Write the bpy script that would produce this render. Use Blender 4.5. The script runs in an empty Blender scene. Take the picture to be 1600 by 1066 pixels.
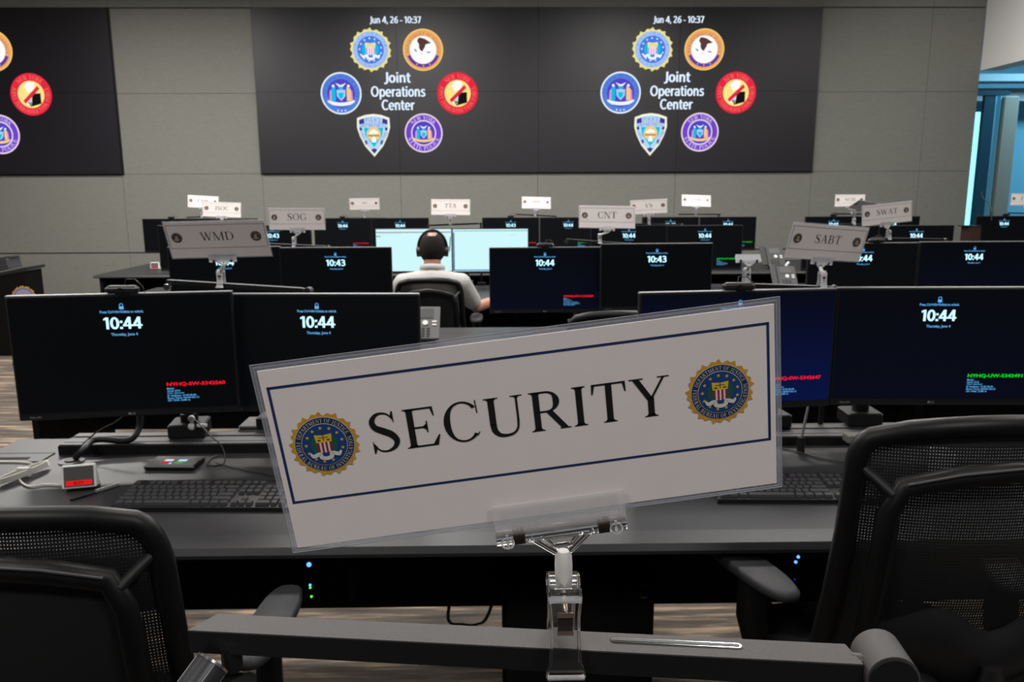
import bpy, math, random
from mathutils import Vector, Matrix, Euler
random.seed(7)
R = math.radians
SC = bpy.context.scene
COL = SC.collection

# ------------------------------------------------------------------ camera
FPX = 1250.0                                   # focal length for a 1600 px wide frame
CAM = Vector((0, 0, 1.52))
PITCH, YAW, ROLL = R(10.71), R(.92), R(.25)
FW = Vector((math.sin(YAW)*math.cos(PITCH), math.cos(YAW)*math.cos(PITCH), -math.sin(PITCH)))
R0 = Vector((math.cos(YAW), -math.sin(YAW), 0)); U0 = R0.cross(FW)
RT = R0*math.cos(ROLL) - U0*math.sin(ROLL); UP = R0*math.sin(ROLL) + U0*math.cos(ROLL)
cd = bpy.data.cameras.new('camera'); cam = bpy.data.objects.new('camera', cd); COL.objects.link(cam)
cam.matrix_world = Matrix(((RT.x, UP.x, -FW.x, CAM.x), (RT.y, UP.y, -FW.y, CAM.y), (RT.z, UP.z, -FW.z, CAM.z), (0, 0, 0, 1)))
cd.sensor_width = 36; cd.lens = FPX/1600*36; cd.clip_start = .02; cd.clip_end = 60
cd.dof.use_dof = True; cd.dof.focus_distance = .50; cd.dof.aperture_fstop = 26
SC.camera = cam
SC.view_settings.view_transform = 'Standard'; SC.view_settings.look = 'None'
SC.view_settings.exposure = 0; SC.view_settings.gamma = 1; SC.view_settings.use_curve_mapping = False
# ------------------------------------------------------------------ world, room lamps and added fill
w = bpy.data.worlds.new('world'); SC.world = w; w.use_nodes = True
w.node_tree.nodes['Background'].inputs[0].default_value = (.75, .8, .9, 1)
w.node_tree.nodes['Background'].inputs[1].default_value = .10
def area(name, loc, sx, sy, power, col=(1, .97, .93), rot=(0, 0, 0)):
    l = bpy.data.lights.new(name, 'AREA'); l.shape = 'RECTANGLE'; l.size = sx; l.size_y = sy
    l.energy = power; l.color = col
    o = bpy.data.objects.new(name, l); COL.objects.link(o); o.location = loc; o.rotation_euler = rot
    return o
for _x, _y, _p in ((-4.2, 7.6, 150), (-1.2, 7.6, 120), (1.8, 7.6, 90), (4.6, 7.6, 30),
                   (-4.0, 4.8, 120), (-1.0, 4.8, 110), (2.0, 4.8, 100), (4.8, 4.8, 60),
                   (-2.6, 1.8, 50), (0.2, 1.8, 36), (3.2, 1.8, 40), (-2.0, -1.6, 66), (1.8, -1.6, 62)):  # last two, behind the camera, are added to light the sign fronts
    area('ceiling_and_fill_lamp', (_x, _y, 3.92), 1.2, .6, _p)
area('side_daylight', (8.0, 10.6, 3.6), 1.8, .8, 110, (.45, .8, 1))
area('soffit_lamp', (3.9, 7.4, 3.6), .4, 2.5, 30, (1, .98, .95), (0, R(-80), 0))

# ------------------------------------------------------------------ pixel helpers (frame pixels of the photograph -> room metres)
def ray(px, py): return FW + RT*((px-800)/FPX) - UP*((py-533)/FPX)
def atY(px, py, Y): r = ray(px, py); return CAM + r*(Y/r.y)
def atZ(px, py, Z): r = ray(px, py); return CAM + r*((Z-CAM.z)/r.z)

# ------------------------------------------------------------------ materials
MATS = {}
def mat(name, col=(.5, .5, .5), rough=.5, metal=0, emit=None, es=1, trans=0, ior=1.45, alpha=1, spec=.5, bump=0, bscale=60, var=0, vscale=8, coat=0):
    if name in MATS: return MATS[name]
    m = bpy.data.materials.new(name); m.use_nodes = True; nt = m.node_tree; b = nt.nodes['Principled BSDF']
    b.inputs['Base Color'].default_value = (*col, 1); b.inputs['Roughness'].default_value = rough
    b.inputs['Metallic'].default_value = metal; b.inputs['Specular IOR Level'].default_value = spec
    b.inputs['IOR'].default_value = ior; b.inputs['Transmission Weight'].default_value = trans; b.inputs['Alpha'].default_value = alpha
    b.inputs['Coat Weight'].default_value = coat
    if emit: b.inputs['Emission Color'].default_value = (*emit, 1); b.inputs['Emission Strength'].default_value = es
    if bump or var:
        tc = nt.nodes.new('ShaderNodeTexCoord')
        if bump:
            n = nt.nodes.new('ShaderNodeTexNoise'); n.inputs['Scale'].default_value = bscale; n.inputs['Detail'].default_value = 4
            bp = nt.nodes.new('ShaderNodeBump'); bp.inputs['Strength'].default_value = bump; bp.inputs['Distance'].default_value = .01
            nt.links.new(tc.outputs['Object'], n.inputs['Vector']); nt.links.new(n.outputs['Fac'], bp.inputs['Height']); nt.links.new(bp.outputs['Normal'], b.inputs['Normal'])
        if var:
            n = nt.nodes.new('ShaderNodeTexNoise'); n.inputs['Scale'].default_value = vscale; n.inputs['Detail'].default_value = 5
            r = nt.nodes.new('ShaderNodeMapRange'); r.inputs['To Min'].default_value = 1-var; r.inputs['To Max'].default_value = 1+var
            mx = nt.nodes.new('ShaderNodeVectorMath'); mx.operation = 'SCALE'; mx.inputs[0].default_value = col
            nt.links.new(tc.outputs['Object'], n.inputs['Vector']); nt.links.new(n.outputs['Fac'], r.inputs['Value']); nt.links.new(r.outputs['Result'], mx.inputs['Scale'])
            nt.links.new(mx.outputs[0], b.inputs['Base Color'])
    MATS[name] = m; return m
def glow(name, col, s=1):
    if name in MATS: return MATS[name]
    m = bpy.data.materials.new(name); m.use_nodes = True; nt = m.node_tree; nt.nodes.clear()
    e = nt.nodes.new('ShaderNodeEmission'); e.inputs[0].default_value = (*col, 1); e.inputs[1].default_value = s
    o = nt.nodes.new('ShaderNodeOutputMaterial'); nt.links.new(e.outputs[0], o.inputs[0]); MATS[name] = m; return m

M_black = mat('black_plastic', (.006, .006, .0065), .45, bump=.05, bscale=300)
M_bezel = mat('bezel_plastic', (.010, .010, .011), .35)
M_blackmetal = mat('black_metal', (.008, .008, .0085), .4, .3)
M_grey = mat('grey_plastic', (.09, .09, .09), .45)
M_ltgrey = mat('light_grey_plastic', (.28, .28, .28), .4)
M_white = mat('white_plastic', (.75, .74, .72), .4)
M_chrome = mat('chrome', (.75, .75, .76), .18, 1)
M_desk = mat('desk_laminate', (.021, .021, .023), .40, var=.14, vscale=120, bump=.04, bscale=500)
M_deskdark = mat('desk_panel_black', (.003, .003, .003), .7, spec=.2)
M_rail = mat('rail_grey', (.07, .07, .073), .45, .2)
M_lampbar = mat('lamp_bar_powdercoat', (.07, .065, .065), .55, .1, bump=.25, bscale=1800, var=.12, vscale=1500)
M_knob = mat('smoked_knob', (.05, .05, .055), .35, .3)
M_key = mat('key_plastic', (.02, .02, .021), .3)
M_fab = mat('chair_fabric', (.005, .005, .0055), .9, bump=.4, bscale=900)
M_acryl = mat('clear_acrylic', (1, 1, 1), .03, trans=1, ior=1.49)
M_clip = mat('frosted_acrylic', (.92, .92, .95), .3, trans=.72, ior=1.45)
M_plate = mat('jaw_plate_acrylic', (.8, .8, .82), .15, alpha=.28, spec=.6)
M_knuckle = mat('milky_plastic', (.78, .77, .74), .4, trans=.15)
M_spring = mat('spring_steel', (.62, .5, .42), .25, 1)
M_dspring = mat('dark_spring', (.05, .035, .03), .3, .6)
M_paper = mat('sign_paper', (.86, .79, .77), .55, var=.03, vscale=60)
M_navy = mat('print_navy', (.012, .03, .12), .5)
M_ink = mat('print_black', (.008, .008, .008), .5)
M_gold = mat('print_gold', (.62, .33, .03), .5, var=.3, vscale=350)
M_blue = mat('print_blue', (.01, .055, .21), .5)
M_dblue = mat('print_dark_blue', (.012, .03, .09), .5)
M_pw = mat('print_white', (.72, .68, .66), .5)
M_red = mat('print_red', (.32, .015, .03), .5)
M_yel = mat('print_yellow', (.75, .5, .03), .5)
M_green = mat('print_green', (.01, .10, .09), .5)
M_skin = mat('skin', (.42, .20, .14), .5, var=.08, vscale=30)
M_hair = mat('hair', (.010, .008, .007), .8, spec=.2, var=.5, vscale=160, bump=.6, bscale=220)
M_shirt = mat('shirt_cotton', (.40, .39, .38), .8, bump=.5, bscale=14)
M_led_b = glow('led_blue', (.10, .30, 1), 2.4); M_led_c = glow('led_cyan', (.1, .6, 1), 1.6); M_led_g = glow('led_green', (.1, .9, .1), 1.4)
M_clock = glow('clock_glow', (.50, .86, 1), 1.5)
M_msg = glow('message_glow', (.13, .48, .95), 1.0)
M_rtag = glow('red_tag_glow', (1, .01, .03), 1.0)
M_gtag = glow('green_tag_glow', (.0, .72, .01), 1.0)

def screen_mat(name, c0, c1):
    """dark lit LCD, slightly brighter towards the bottom as the panel shows it"""
    m = mat(name, (.002, .0023, .003), .35, spec=.22); nt = m.node_tree; b = nt.nodes['Principled BSDF']
    tc = nt.nodes.new('ShaderNodeTexCoord'); s = nt.nodes.new('ShaderNodeSeparateXYZ'); nt.links.new(tc.outputs['Generated'], s.inputs[0])
    r = nt.nodes.new('ShaderNodeValToRGB'); r.color_ramp.elements[0].color = (*c1, 1); r.color_ramp.elements[1].color = (*c0, 1)
    nt.links.new(s.outputs['Z'], r.inputs[0]); nt.links.new(r.outputs[0], b.inputs['Emission Color']); b.inputs['Emission Strength'].default_value = 1
    return m
S_black = screen_mat('screen_black', (.0004, .0006, .0008), (.0008, .001, .0014))
S_navy = screen_mat('screen_dark_navy', (.0004, .0008, .0022), (.0008, .0014, .008))
S_blue = screen_mat('screen_blue_black', (.0004, .001, .005), (.0008, .005, .05))
S_white = glow('screen_lit', (.62, .93, .96), 1.02)
S_lgrey = screen_mat('screen_grey_black', (.0012, .0014, .002), (.0012, .0014, .0022))

# ------------------------------------------------------------------ mesh builder
class MB:
    def __init__(s): s.v = []; s.f = []; s.m = []; s.sm = []; s.mats = []
    def mi(s, m):
        if m not in s.mats: s.mats.append(m)
        return s.mats.index(m)
    def add(s, vs, fs, m, smooth=False, M=None):
        n = len(s.v); k = s.mi(m)
        for v in vs:
            v = Vector(v); s.v.append(tuple(M @ v) if M is not None else tuple(v))
        for f in fs: s.f.append([n+i for i in f]); s.m.append(k); s.sm.append(smooth)
        return s
    def box(s, c, d, m, M=None, bev=0):
        x, y, z = c; a, b, h = d[0]/2, d[1]/2, d[2]/2
        if bev <= 0:
            vs = [(x+i*a, y+j*b, z+k*h) for i in (-1, 1) for j in (-1, 1) for k in (-1, 1)]
            return s.add(vs, [(0, 1, 3, 2), (4, 6, 7, 5), (0, 4, 5, 1), (2, 3, 7, 6), (0, 2, 6, 4), (1, 5, 7, 3)], m, M=M)
        bev = min(bev, a*.99, b*.99, h*.99); T = Matrix.Translation((x, y, z)); T = M @ T if M is not None else T
        q = [(-1, -1), (1, -1), (1, 1), (-1, 1)]; vs = []; fs = []
        def ring(ins, zz):
            n = len(vs)
            for (i, j) in q:
                if i*j > 0: pts = [(i*(a-ins), j*(b-ins-bev*.7)), (i*(a-ins-bev*.7), j*(b-ins))]
                else: pts = [(i*(a-ins-bev*.7), j*(b-ins)), (i*(a-ins), j*(b-ins-bev*.7))]
                if i*j > 0: pass
                vs.extend([(p[0], p[1], zz) for p in pts])
            return n
        r = [ring(bev*.7, -h), ring(0, -h+bev*.7), ring(0, h-bev*.7), ring(bev*.7, h)]
        for u in range(3):
            for t in range(8): fs.append((r[u]+t, r[u]+(t+1) % 8, r[u+1]+(t+1) % 8, r[u+1]+t))
        fs.append(tuple(range(r[0]+7, r[0]-1, -1))); fs.append(tuple(range(r[3], r[3]+8)))
        return s.add(vs, fs, m, M=T)
    def cyl(s, p0, p1, r0, m, r1=None, n=20, caps=True, smooth=True):
        p0 = Vector(p0); p1 = Vector(p1); r1 = r0 if r1 is None else r1
        d = (p1-p0).normalized(); a = d.orthogonal().normalized(); b = d.cross(a)
        vs = []
        for p, r in ((p0, r0), (p1, r1)):
            for i in range(n):
                t = 2*math.pi*i/n; vs.append(p + a*(r*math.cos(t)) + b*(r*math.sin(t)))
        s.add(vs, [(i, (i+1) % n, n+(i+1) % n, n+i) for i in range(n)], m, smooth)
        if caps:
            s.add([v for v in vs[:n]], [tuple(range(n-1, -1, -1))], m); s.add([v for v in vs[n:]], [tuple(range(n))], m)
        return s
    def tube(s, pts, r, m, n=10, closed=False, flat=1.0, up=None):
        pts = [Vector(p) for p in pts]; N = len(pts); rs = r if isinstance(r, (list, tuple)) else [r]*N; vs = []
        prev = None
        for i, p in enumerate(pts):
            if closed: d = pts[(i+1) % N]-pts[i-1]
            else: d = pts[min(i+1, N-1)]-pts[max(i-1, 0)]
            d.normalize()
            if up is not None: a = d.cross(Vector(up)).normalized()
            elif prev is None: a = d.orthogonal().normalized()
            else: a = (prev - d*prev.dot(d)).normalized()
            prev = a; b = d.cross(a)
            for k in range(n):
                t = 2*math.pi*k/n; vs.append(p + a*(rs[i]*math.cos(t)) + b*(rs[i]*flat*math.sin(t)))
        fs = [(i*n+k, i*n+(k+1) % n, ((i+1) % N)*n+(k+1) % n, ((i+1) % N)*n+k) for i in range(N if closed else N-1) for k in range(n)]
        s.add(vs, fs, m, True)
        if not closed:
            s.add(vs[:n], [tuple(range(n-1, -1, -1))], m); s.add(vs[-n:], [tuple(range(n))], m)
        return s
    def ell(s, c, r, m, M=None, nu=20, nv=12):
        vs = []; fs = []
        for j in range(nv+1):
            th = math.pi*j/nv
            for i in range(nu):
                ph = 2*math.pi*i/nu
                vs.append((c[0]+r[0]*math.sin(th)*math.cos(ph), c[1]+r[1]*math.sin(th)*math.sin(ph), c[2]-r[2]*math.cos(th)))
        for j in range(nv):
            for i in range(nu): fs.append((j*nu+i, j*nu+(i+1) % nu, (j+1)*nu+(i+1) % nu, (j+1)*nu+i))
        return s.add(vs, fs, m, True, M)
    def poly(s, pts, z, m, M=None):      # flat shape in x-z, facing -y, raised towards -y by z
        return s.add([(p[0], -z, p[1]) for p in pts], [tuple(range(len(pts)))], m, M=M)
    def prism(s, pts, y0, y1, m, M=None):
        n = len(pts); vs = [(p[0], y0, p[1]) for p in pts] + [(p[0], y1, p[1]) for p in pts]
        return s.add(vs, [tuple(range(n)), tuple(range(2*n-1, n-1, -1))] + [(i, n+i, n+(i+1) % n, (i+1) % n) for i in range(n)], m, M=M)
    def mesh(s, name):
        me = bpy.data.meshes.new(name); me.from_pydata(s.v, [], s.f)
        for m in s.mats: me.materials.append(m)
        me.polygons.foreach_set('material_index', s.m); me.polygons.foreach_set('use_smooth', s.sm); me.update()
        return me
    def build(s, name, parent=None, M=None, loc=None):
        return link(name, s.mesh(name), parent, M, loc)
def link(name, me, parent=None, M=None, loc=None):
    o = bpy.data.objects.new(name, me); COL.objects.link(o)
    if M is not None: o.matrix_world = M
    if loc is not None: o.location = loc
    if parent is not None: o.parent = parent
    return o
def tag(o, label=None, cat=None, group=None, kind=None):
    if label: o['label'] = label
    if cat: o['category'] = cat
    if group: o['group'] = group
    if kind: o['kind'] = kind
    return o
def empty(name, loc, label, cat, group=None, rz=0, M=None):
    o = bpy.data.objects.new(name, None); COL.objects.link(o); o.empty_display_size = .05
    if M is not None: o.matrix_world = M
    else: o.location = loc; o.rotation_euler = (0, 0, rz)
    return tag(o, label, cat, group)
def struct(name, mb): return tag(mb.build(name), kind='structure')

# ------------------------------------------------------------------ sans text from the built-in font
TCACHE = {}
def tmesh(txt, off=0.0):
    k = (txt, off)
    if k not in TCACHE:
        cu = bpy.data.curves.new('t', 'FONT'); cu.body = txt; cu.align_x = 'CENTER'; cu.align_y = 'CENTER'; cu.resolution_u = 3; cu.offset = off
        o = bpy.data.objects.new('t', cu); COL.objects.link(o); dg = bpy.context.evaluated_depsgraph_get(); dg.update()
        me = bpy.data.meshes.new_from_object(o.evaluated_get(dg)); vs = [tuple(v.co) for v in me.vertices]; fs = [tuple(p.vertices) for p in me.polygons]
        bpy.data.objects.remove(o); bpy.data.curves.remove(cu); bpy.data.meshes.remove(me)
        xs = [v[0] for v in vs]; ys = [v[1] for v in vs]; cx, cy = (min(xs)+max(xs))/2, (min(ys)+max(ys))/2
        TCACHE[k] = ([(v[0]-cx, v[1]-cy) for v in vs], fs, max(xs)-min(xs), max(ys)-min(ys))
    return TCACHE[k]
def text(mb, txt, x, z, w, m, y=0.0, off=0.0, h=None, align='c', M=None):
    vs, fs, tw, th = tmesh(txt, off); s = w/tw; sh = (h/th) if h else s
    dx = 0 if align == 'c' else w/2
    mb.add([(x+dx+v[0]*s, -y, z+v[1]*sh) for v in vs], fs, m, M=M)

# ------------------------------------------------------------------ serif capitals, drawn stroke by stroke (cap height 1)
def S_(pts, ws):
    """variable width stroke -> list of quads"""
    P = []; W = []; n = len(pts); pp = [pts[0]]+list(pts)+[pts[-1]]; ww = [ws[0]]+list(ws)+[ws[-1]]
    for i in range(1, n):
        p0, p1, p2, p3 = pp[i-1], pp[i], pp[i+1], pp[i+2]
        for k in range(6):
            t = k/6; t2 = t*t; t3 = t2*t
            P.append(tuple(.5*((2*p1[j])+(-p0[j]+p2[j])*t+(2*p0[j]-5*p1[j]+4*p2[j]-p3[j])*t2+(-p0[j]+3*p1[j]-3*p2[j]+p3[j])*t3) for j in (0, 1)))
            W.append(ww[i]*(1-t)+ww[i+1]*t)
    P.append(tuple(pts[-1])); W.append(ws[-1]); L = []; N = len(P)
    for i in range(N):
        a = P[max(i-1, 0)]; b = P[min(i+1, N-1)]; d = math.hypot(b[0]-a[0], b[1]-a[1]) or 1
        nx, ny = -(b[1]-a[1])/d*W[i]/2, (b[0]-a[0])/d*W[i]/2
        L.append(((P[i][0]+nx, P[i][1]+ny), (P[i][0]-nx, P[i][1]-ny)))
    return [[L[i][0], L[i][1], L[i+1][1], L[i+1][0]] for i in range(N-1)]
def rc(x0, y0, x1, y1): return [[(x0, y0), (x1, y0), (x1, y1), (x0, y1)]]
def serif(x, y, st=.15, hw=.15, up=True):
    d = 1 if up else -1
    return [[(x-hw, y), (x+hw, y), (x+hw, y+d*.025), (x-hw, y+d*.025)], [(x-st/2-.05, y+d*.02), (x+st/2+.05, y+d*.02), (x+st/2, y+d*.075), (x-st/2, y+d*.075)]]
def stem(x, st=.15, y0=0, y1=1, b=True, t=True):
    L = rc(x-st/2, y0, x+st/2, y1)
    if b: L += serif(x, y0, st, st/2+.085, True)
    if t: L += serif(x, y1, st, st/2+.085, False)
    return L
def dg(x0, y0, x1, y1, wd): return [[(x0-wd/2, y0), (x0+wd/2, y0), (x1+wd/2, y1), (x1-wd/2, y1)]]
def ring(cx, cy, rx, ry, a0, a1, thick=.155, thin=.045, n=26):
    L = []
    for i in range(n):
        q = []
        for t in (a0+(a1-a0)*i/n, a0+(a1-a0)*(i+1)/n):
            t = R(t); ti = thin+(thick-thin)*abs(math.cos(t))**1.4
            q += [((cx+rx*math.cos(t)), cy+ry*math.sin(t)), (cx+(rx-ti)*math.cos(t), cy+(ry-thin-(thick-thin)*.15*abs(math.cos(t)))*math.sin(t))]
        L.append([q[0], q[1], q[3], q[2]])
    return L
def bowl(x0, y0, y1, rx, thick=.15):
    cy = (y0+y1)/2; ry = (y1-y0)/2
    return rc(x0, y1-.045, x0+rx*.45, y1) + rc(x0, y0, x0+rx*.45, y0+.045) + [[( (a[0]-0)*1, a[1]) for a in q] for q in ring(x0+rx*.42, cy, rx*.58, ry, -90, 90, thick, .045, 16)]
G = {}
G['I'] = (.48, stem(.24))
G['E'] = (.90, stem(.22) + rc(.22, .955, .76, 1) + [[(.70, 1), (.77, 1), (.79, .76), (.765, .76)]] + rc(.22, .48, .6, .525) + [[(.575, .36), (.605, .36), (.605, .65), (.575, .65)], [(.5, .48), (.6, .40), (.6, .6), (.5, .525)]] + rc(.22, 0, .78, .045) + [[(.66, 0), (.80, 0), (.87, .27), (.84, .27)]])
G['F'] = (.82, stem(.22) + rc(.22, .955, .74, 1) + [[(.68, 1), (.75, 1), (.77, .76), (.745, .76)]] + rc(.22, .47, .6, .515) + rc(.575, .35, .605, .64))
G['L'] = (.86, stem(.22) + rc(.22, 0, .74, .045) + [[(.62, 0), (.76, 0), (.84, .28), (.81, .28)]])
G['T'] = (.90, stem(.45, t=False) + rc(.06, .955, .84, 1) + [[(.05, 1), (.13, 1), (.07, .74), (.04, .74)], [(.77, 1), (.85, 1), (.86, .74), (.83, .74)]])
G['S'] = (.80, S_([(.64, .80), (.53, .94), (.38, .985), (.24, .94), (.15, .80), (.20, .64), (.38, .53), (.56, .42), (.66, .26), (.60, .10), (.42, .015), (.24, .05), (.12, .22)], [.03, .04, .05, .09, .13, .15, .17, .17, .14, .10, .05, .04, .03]) + [[(.655, 1.01), (.625, 1.01), (.59, .90), (.655, .70)], [(.095, -.02), (.125, -.02), (.17, .09), (.095, .31)]])
G['C'] = (.96, ring(.52, .5, .45, .52, 42, 318) + [[(.845, 1.01), (.87, 1.01), (.89, .68), (.865, .68)]] + [[(.82, .12), (.87, .20), (.90, .20), (.84, .10)]])
G['G'] = (1.06, ring(.52, .5, .45, .52, 42, 305) + rc(.85, .70, .88, 1.01) + rc(.79, .08, .92, .42) + serif(.855, .44, .13, .17, False))
G['O'] = (1.05, ring(.52, .5, .47, .52, 0, 360, n=40))
G['D'] = (1.04, stem(.22) + rc(.22, .955, .5, 1) + rc(.22, 0, .5, .045) + ring(.48, .5, .50, .5, -90, 90, .155, .045, 20))
G['P'] = (.84, stem(.22) + bowl(.22, .46, 1, .55))
G['B'] = (.94, stem(.22) + bowl(.22, .50, 1, .52) + bowl(.22, 0, .545, .61))
G['R'] = (.98, stem(.22) + bowl(.22, .46, 1, .55) + dg(.50, .50, .86, .02, .17) + rc(.74, 0, 1.0, .028))
G['U'] = (1.06, rc(.17, .3, .32, 1) + serif(.245, 1, .15, .17, False) + S_([(.245, .34), (.27, .16), (.38, .04), (.55, .01), (.72, .05), (.82, .18), (.845, .40)], [.15, .14, .10, .07, .06, .05, .05]) + rc(.82, .35, .87, 1) + serif(.845, 1, .05, .14, False))
G['J'] = (.58, rc(.26, .2, .41, 1) + serif(.335, 1, .15, .17, False) + S_([(.335, .26), (.31, .08), (.2, -.02), (.1, .05)], [.15, .11, .06, .11]))
G['Y'] = (1.02, stem(.52, y1=.5, t=False) + dg(.52, .42, .18, .98, .16) + dg(.53, .45, .84, .98, .06) + rc(.02, .972, .36, 1) + rc(.70, .972, .98, 1))
G['V'] = (1.02, dg(.54, -.01, .20, .98, .16) + dg(.52, 0, .84, .98, .06) + rc(.02, .972, .38, 1) + rc(.70, .972, .99, 1))
G['A'] = (1.02, dg(.14, .02, .48, 1.0, .055) + dg(.82, .02, .50, 1.0, .16) + rc(.27, .33, .68, .375) + rc(.01, 0, .28, .028) + rc(.66, 0, .99, .028))
G['W'] = (1.42, dg(.46, -.01, .18, .98, .15) + dg(.46, 0, .72, .90, .055) + dg(.98, -.01, .68, .98, .15) + dg(.97, 0, 1.24, .98, .055) + rc(.01, .972, .36, 1) + rc(.52, .972, .84, 1) + rc(1.10, .972, 1.40, 1))
G['M'] = (1.30, stem(.16, .05, t=False) + stem(1.08, .15) + dg(.62, 0, .19, 1, .15) + dg(.60, 0, 1.06, 1, .05) + rc(.01, .972, .26, 1) + rc(.98, .972, 1.25, 1))
G['N'] = (1.06, stem(.17, .05, t=False) + rc(.01, .972, .28, 1) + dg(.84, 0, .19, 1, .15) + rc(.82, 0, .87, 1) + serif(.845, 1, .05, .14, False))
G['K'] = (1.04, stem(.22) + dg(.24, .40, .80, .98, .06) + dg(.88, .02, .44, .60, .16) + rc(.66, .972, .98, 1) + rc(.72, 0, 1.04, .028))
G['H'] = (1.06, stem(.22) + stem(.84) + rc(.22, .48, .84, .53))
G[' '] = (.36, [])
def serif_width(t, tr=.02): return sum(G[c][0]+tr for c in t)-tr
def serif_text(mb, t, x, z, w, m, y=0, M=None, h=None):
    tw = serif_width(t); s = w/tw; sh = h if h else s; cx = x-w/2
    for c in t:
        for q in G[c][1]: mb.poly([(cx+p[0]*s, z+(p[1]-.5)*sh) for p in q], y, m, M)
        cx += (G[c][0]+.02)*s
def arc_text(mb, t, cx, cz, rad, size, mid, m, y=0, top=True, M=None, spread=1.0, xs=1.0):
    spread *= xs
    """capitals along a circle; mid angle in degrees; top=True reads clockwise over the top"""
    tot = serif_width(t, .08)*size*spread/rad; d = -1 if top else 1; a = R(mid)-d*tot/2
    for c in t:
        wd = G[c][0]*size*spread; am = a+d*(wd/2)/rad
        ux, uz = math.cos(am), math.sin(am); tx, tz = (uz, -ux) if top else (-uz, ux); ox, oz = (ux, uz) if top else (-ux, -uz)
        for q in G[c][1]:
            pts = []
            for p in q:
                lx = (p[0]-G[c][0]/2)*size*xs; lz = (p[1]-.5)*size
                pts.append((cx+ux*rad+tx*lx+ox*lz, cz+uz*rad+tz*lx+oz*lz))
            mb.poly(pts, y, m, M)
        a += d*(wd+.08*size*spread)/rad
# sans glyphs for clocks and the wall display (cap height 1)
def rr_(cx, cy, rx, ry, a0=0, a1=360, n=28, w=.15): return [[(cx+rx*math.cos(R(a)), cy+ry*math.sin(R(a))), (cx+(rx-w)*math.cos(R(a)), cy+(ry-w*.9)*math.sin(R(a))), (cx+(rx-w)*math.cos(R(b)), cy+(ry-w*.9)*math.sin(R(b))), (cx+rx*math.cos(R(b)), cy+ry*math.sin(R(b)))] for a, b in ((a0+(a1-a0)*i/n, a0+(a1-a0)*(i+1)/n) for i in range(n))]
def st_(w, *p): return S_(list(p), [w]*len(p))
N_ = {' ': (.28, []), ':': (.26, rc(.05, .0, .21, .17)+rc(.05, .52, .21, .69)), ',': (.26, [[(.06, .15), (.20, .15), (.12, -.16), (.02, -.16)]]), '-': (.42, rc(.05, .30, .37, .42)),
 '0': (.70, rr_(.35, .5, .31, .51)), '1': (.50, rc(.24, 0, .39, 1)+[[(.06, .76), (.24, .86), (.24, 1), (.06, .89)]]), '4': (.72, rc(.42, 0, .57, 1)+rc(.02, .22, .70, .35)+[[(.40, 1), (.57, 1), (.17, .30), (.02, .30)]]),
 '3': (.66, st_(.14, (.08, .90), (.28, .94), (.48, .86), (.48, .64), (.28, .53), (.20, .53))+st_(.14, (.20, .53), (.44, .50), (.55, .34), (.50, .12), (.30, .06), (.07, .10))), '7': (.66, rc(.05, .87, .60, 1)+[[(.44, .9), (.60, .9), (.32, 0), (.15, 0)]]),
 '2': (.66, st_(.14, (.09, .86), (.28, .94), (.48, .86), (.50, .66), (.34, .38), (.12, .10))+rc(.06, 0, .60, .13)), '6': (.70, rr_(.36, .32, .30, .33)+st_(.14, (.58, .93), (.36, .88), (.18, .66), (.13, .36))),
 'J': (.40, rc(.20, .1, .35, 1)+st_(.14, (.275, .2), (.24, .02), (.12, -.08), (.0, -.07))), 'O': (.88, rr_(.44, .5, .40, .52)), 'C': (.74, rr_(.44, .5, .40, .52, 48, 312)),
 'o': (.66, rr_(.33, .36, .30, .38)), 'i': (.29, rc(.08, 0, .21, .72)+rc(.07, .84, .22, 1)), 'n': (.66, rc(.07, 0, .21, .72)+st_(.14, (.14, .45), (.24, .64), (.40, .66), (.51, .50), (.52, .30))+rc(.45, 0, .59, .36)),
 'u': (.66, rc(.45, 0, .59, .72)+st_(.14, (.52, .27), (.42, .08), (.26, .06), (.15, .22), (.14, .42))+rc(.07, .36, .21, .72)), 't': (.42, rc(.12, .12, .26, .92)+rc(.02, .60, .40, .72)+st_(.13, (.19, .2), (.26, .06), (.40, .06))),
 'p': (.68, rc(.07, -.28, .21, .72)+rr_(.36, .36, .30, .38)), 'e': (.64, rr_(.33, .36, .30, .38, 0, 310)+rc(.08, .31, .60, .42)), 'r': (.44, rc(.07, 0, .21, .72)+st_(.13, (.14, .40), (.24, .62), (.42, .66))),
 'a': (.62, rc(.41, 0, .55, .46)+st_(.13, (.48, .44), (.42, .64), (.26, .67), (.10, .60))+st_(.13, (.48, .38), (.20, .36), (.10, .20), (.22, .06), (.40, .10), (.48, .24))), 's': (.54, st_(.13, (.46, .62), (.28, .67), (.12, .56), (.24, .40), (.42, .30), (.42, .12), (.26, .05), (.06, .10)))}
def sans(mb, t, x, z, w, m, y=0, h=None, M=None):
    tw = sum(N_[c][0] for c in t); sx = w/tw; sz = h or sx; cx = x-w/2
    for c in t:
        for q in N_[c][1]:
            for bx_ in ((-.022, .022) if c != ' ' else ()): mb.poly([(cx+(p[0]+bx_)*sx, z+(p[1]-.5)*sz) for p in q], y+(.0002 if bx_ > 0 else 0), m, M)
        cx += N_[c][0]*sx
def circ(cx, cz, r, n=48, rz=None): return [(cx+r*math.cos(2*math.pi*i/n), cz+(rz or r)*math.sin(2*math.pi*i/n)) for i in range(n)]
def star(cx, cz, r): return [(cx+(r if i % 2 == 0 else r*.42)*math.sin(math.pi*i/5), cz+(r if i % 2 == 0 else r*.42)*math.cos(math.pi*i/5)) for i in range(10)]

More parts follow.
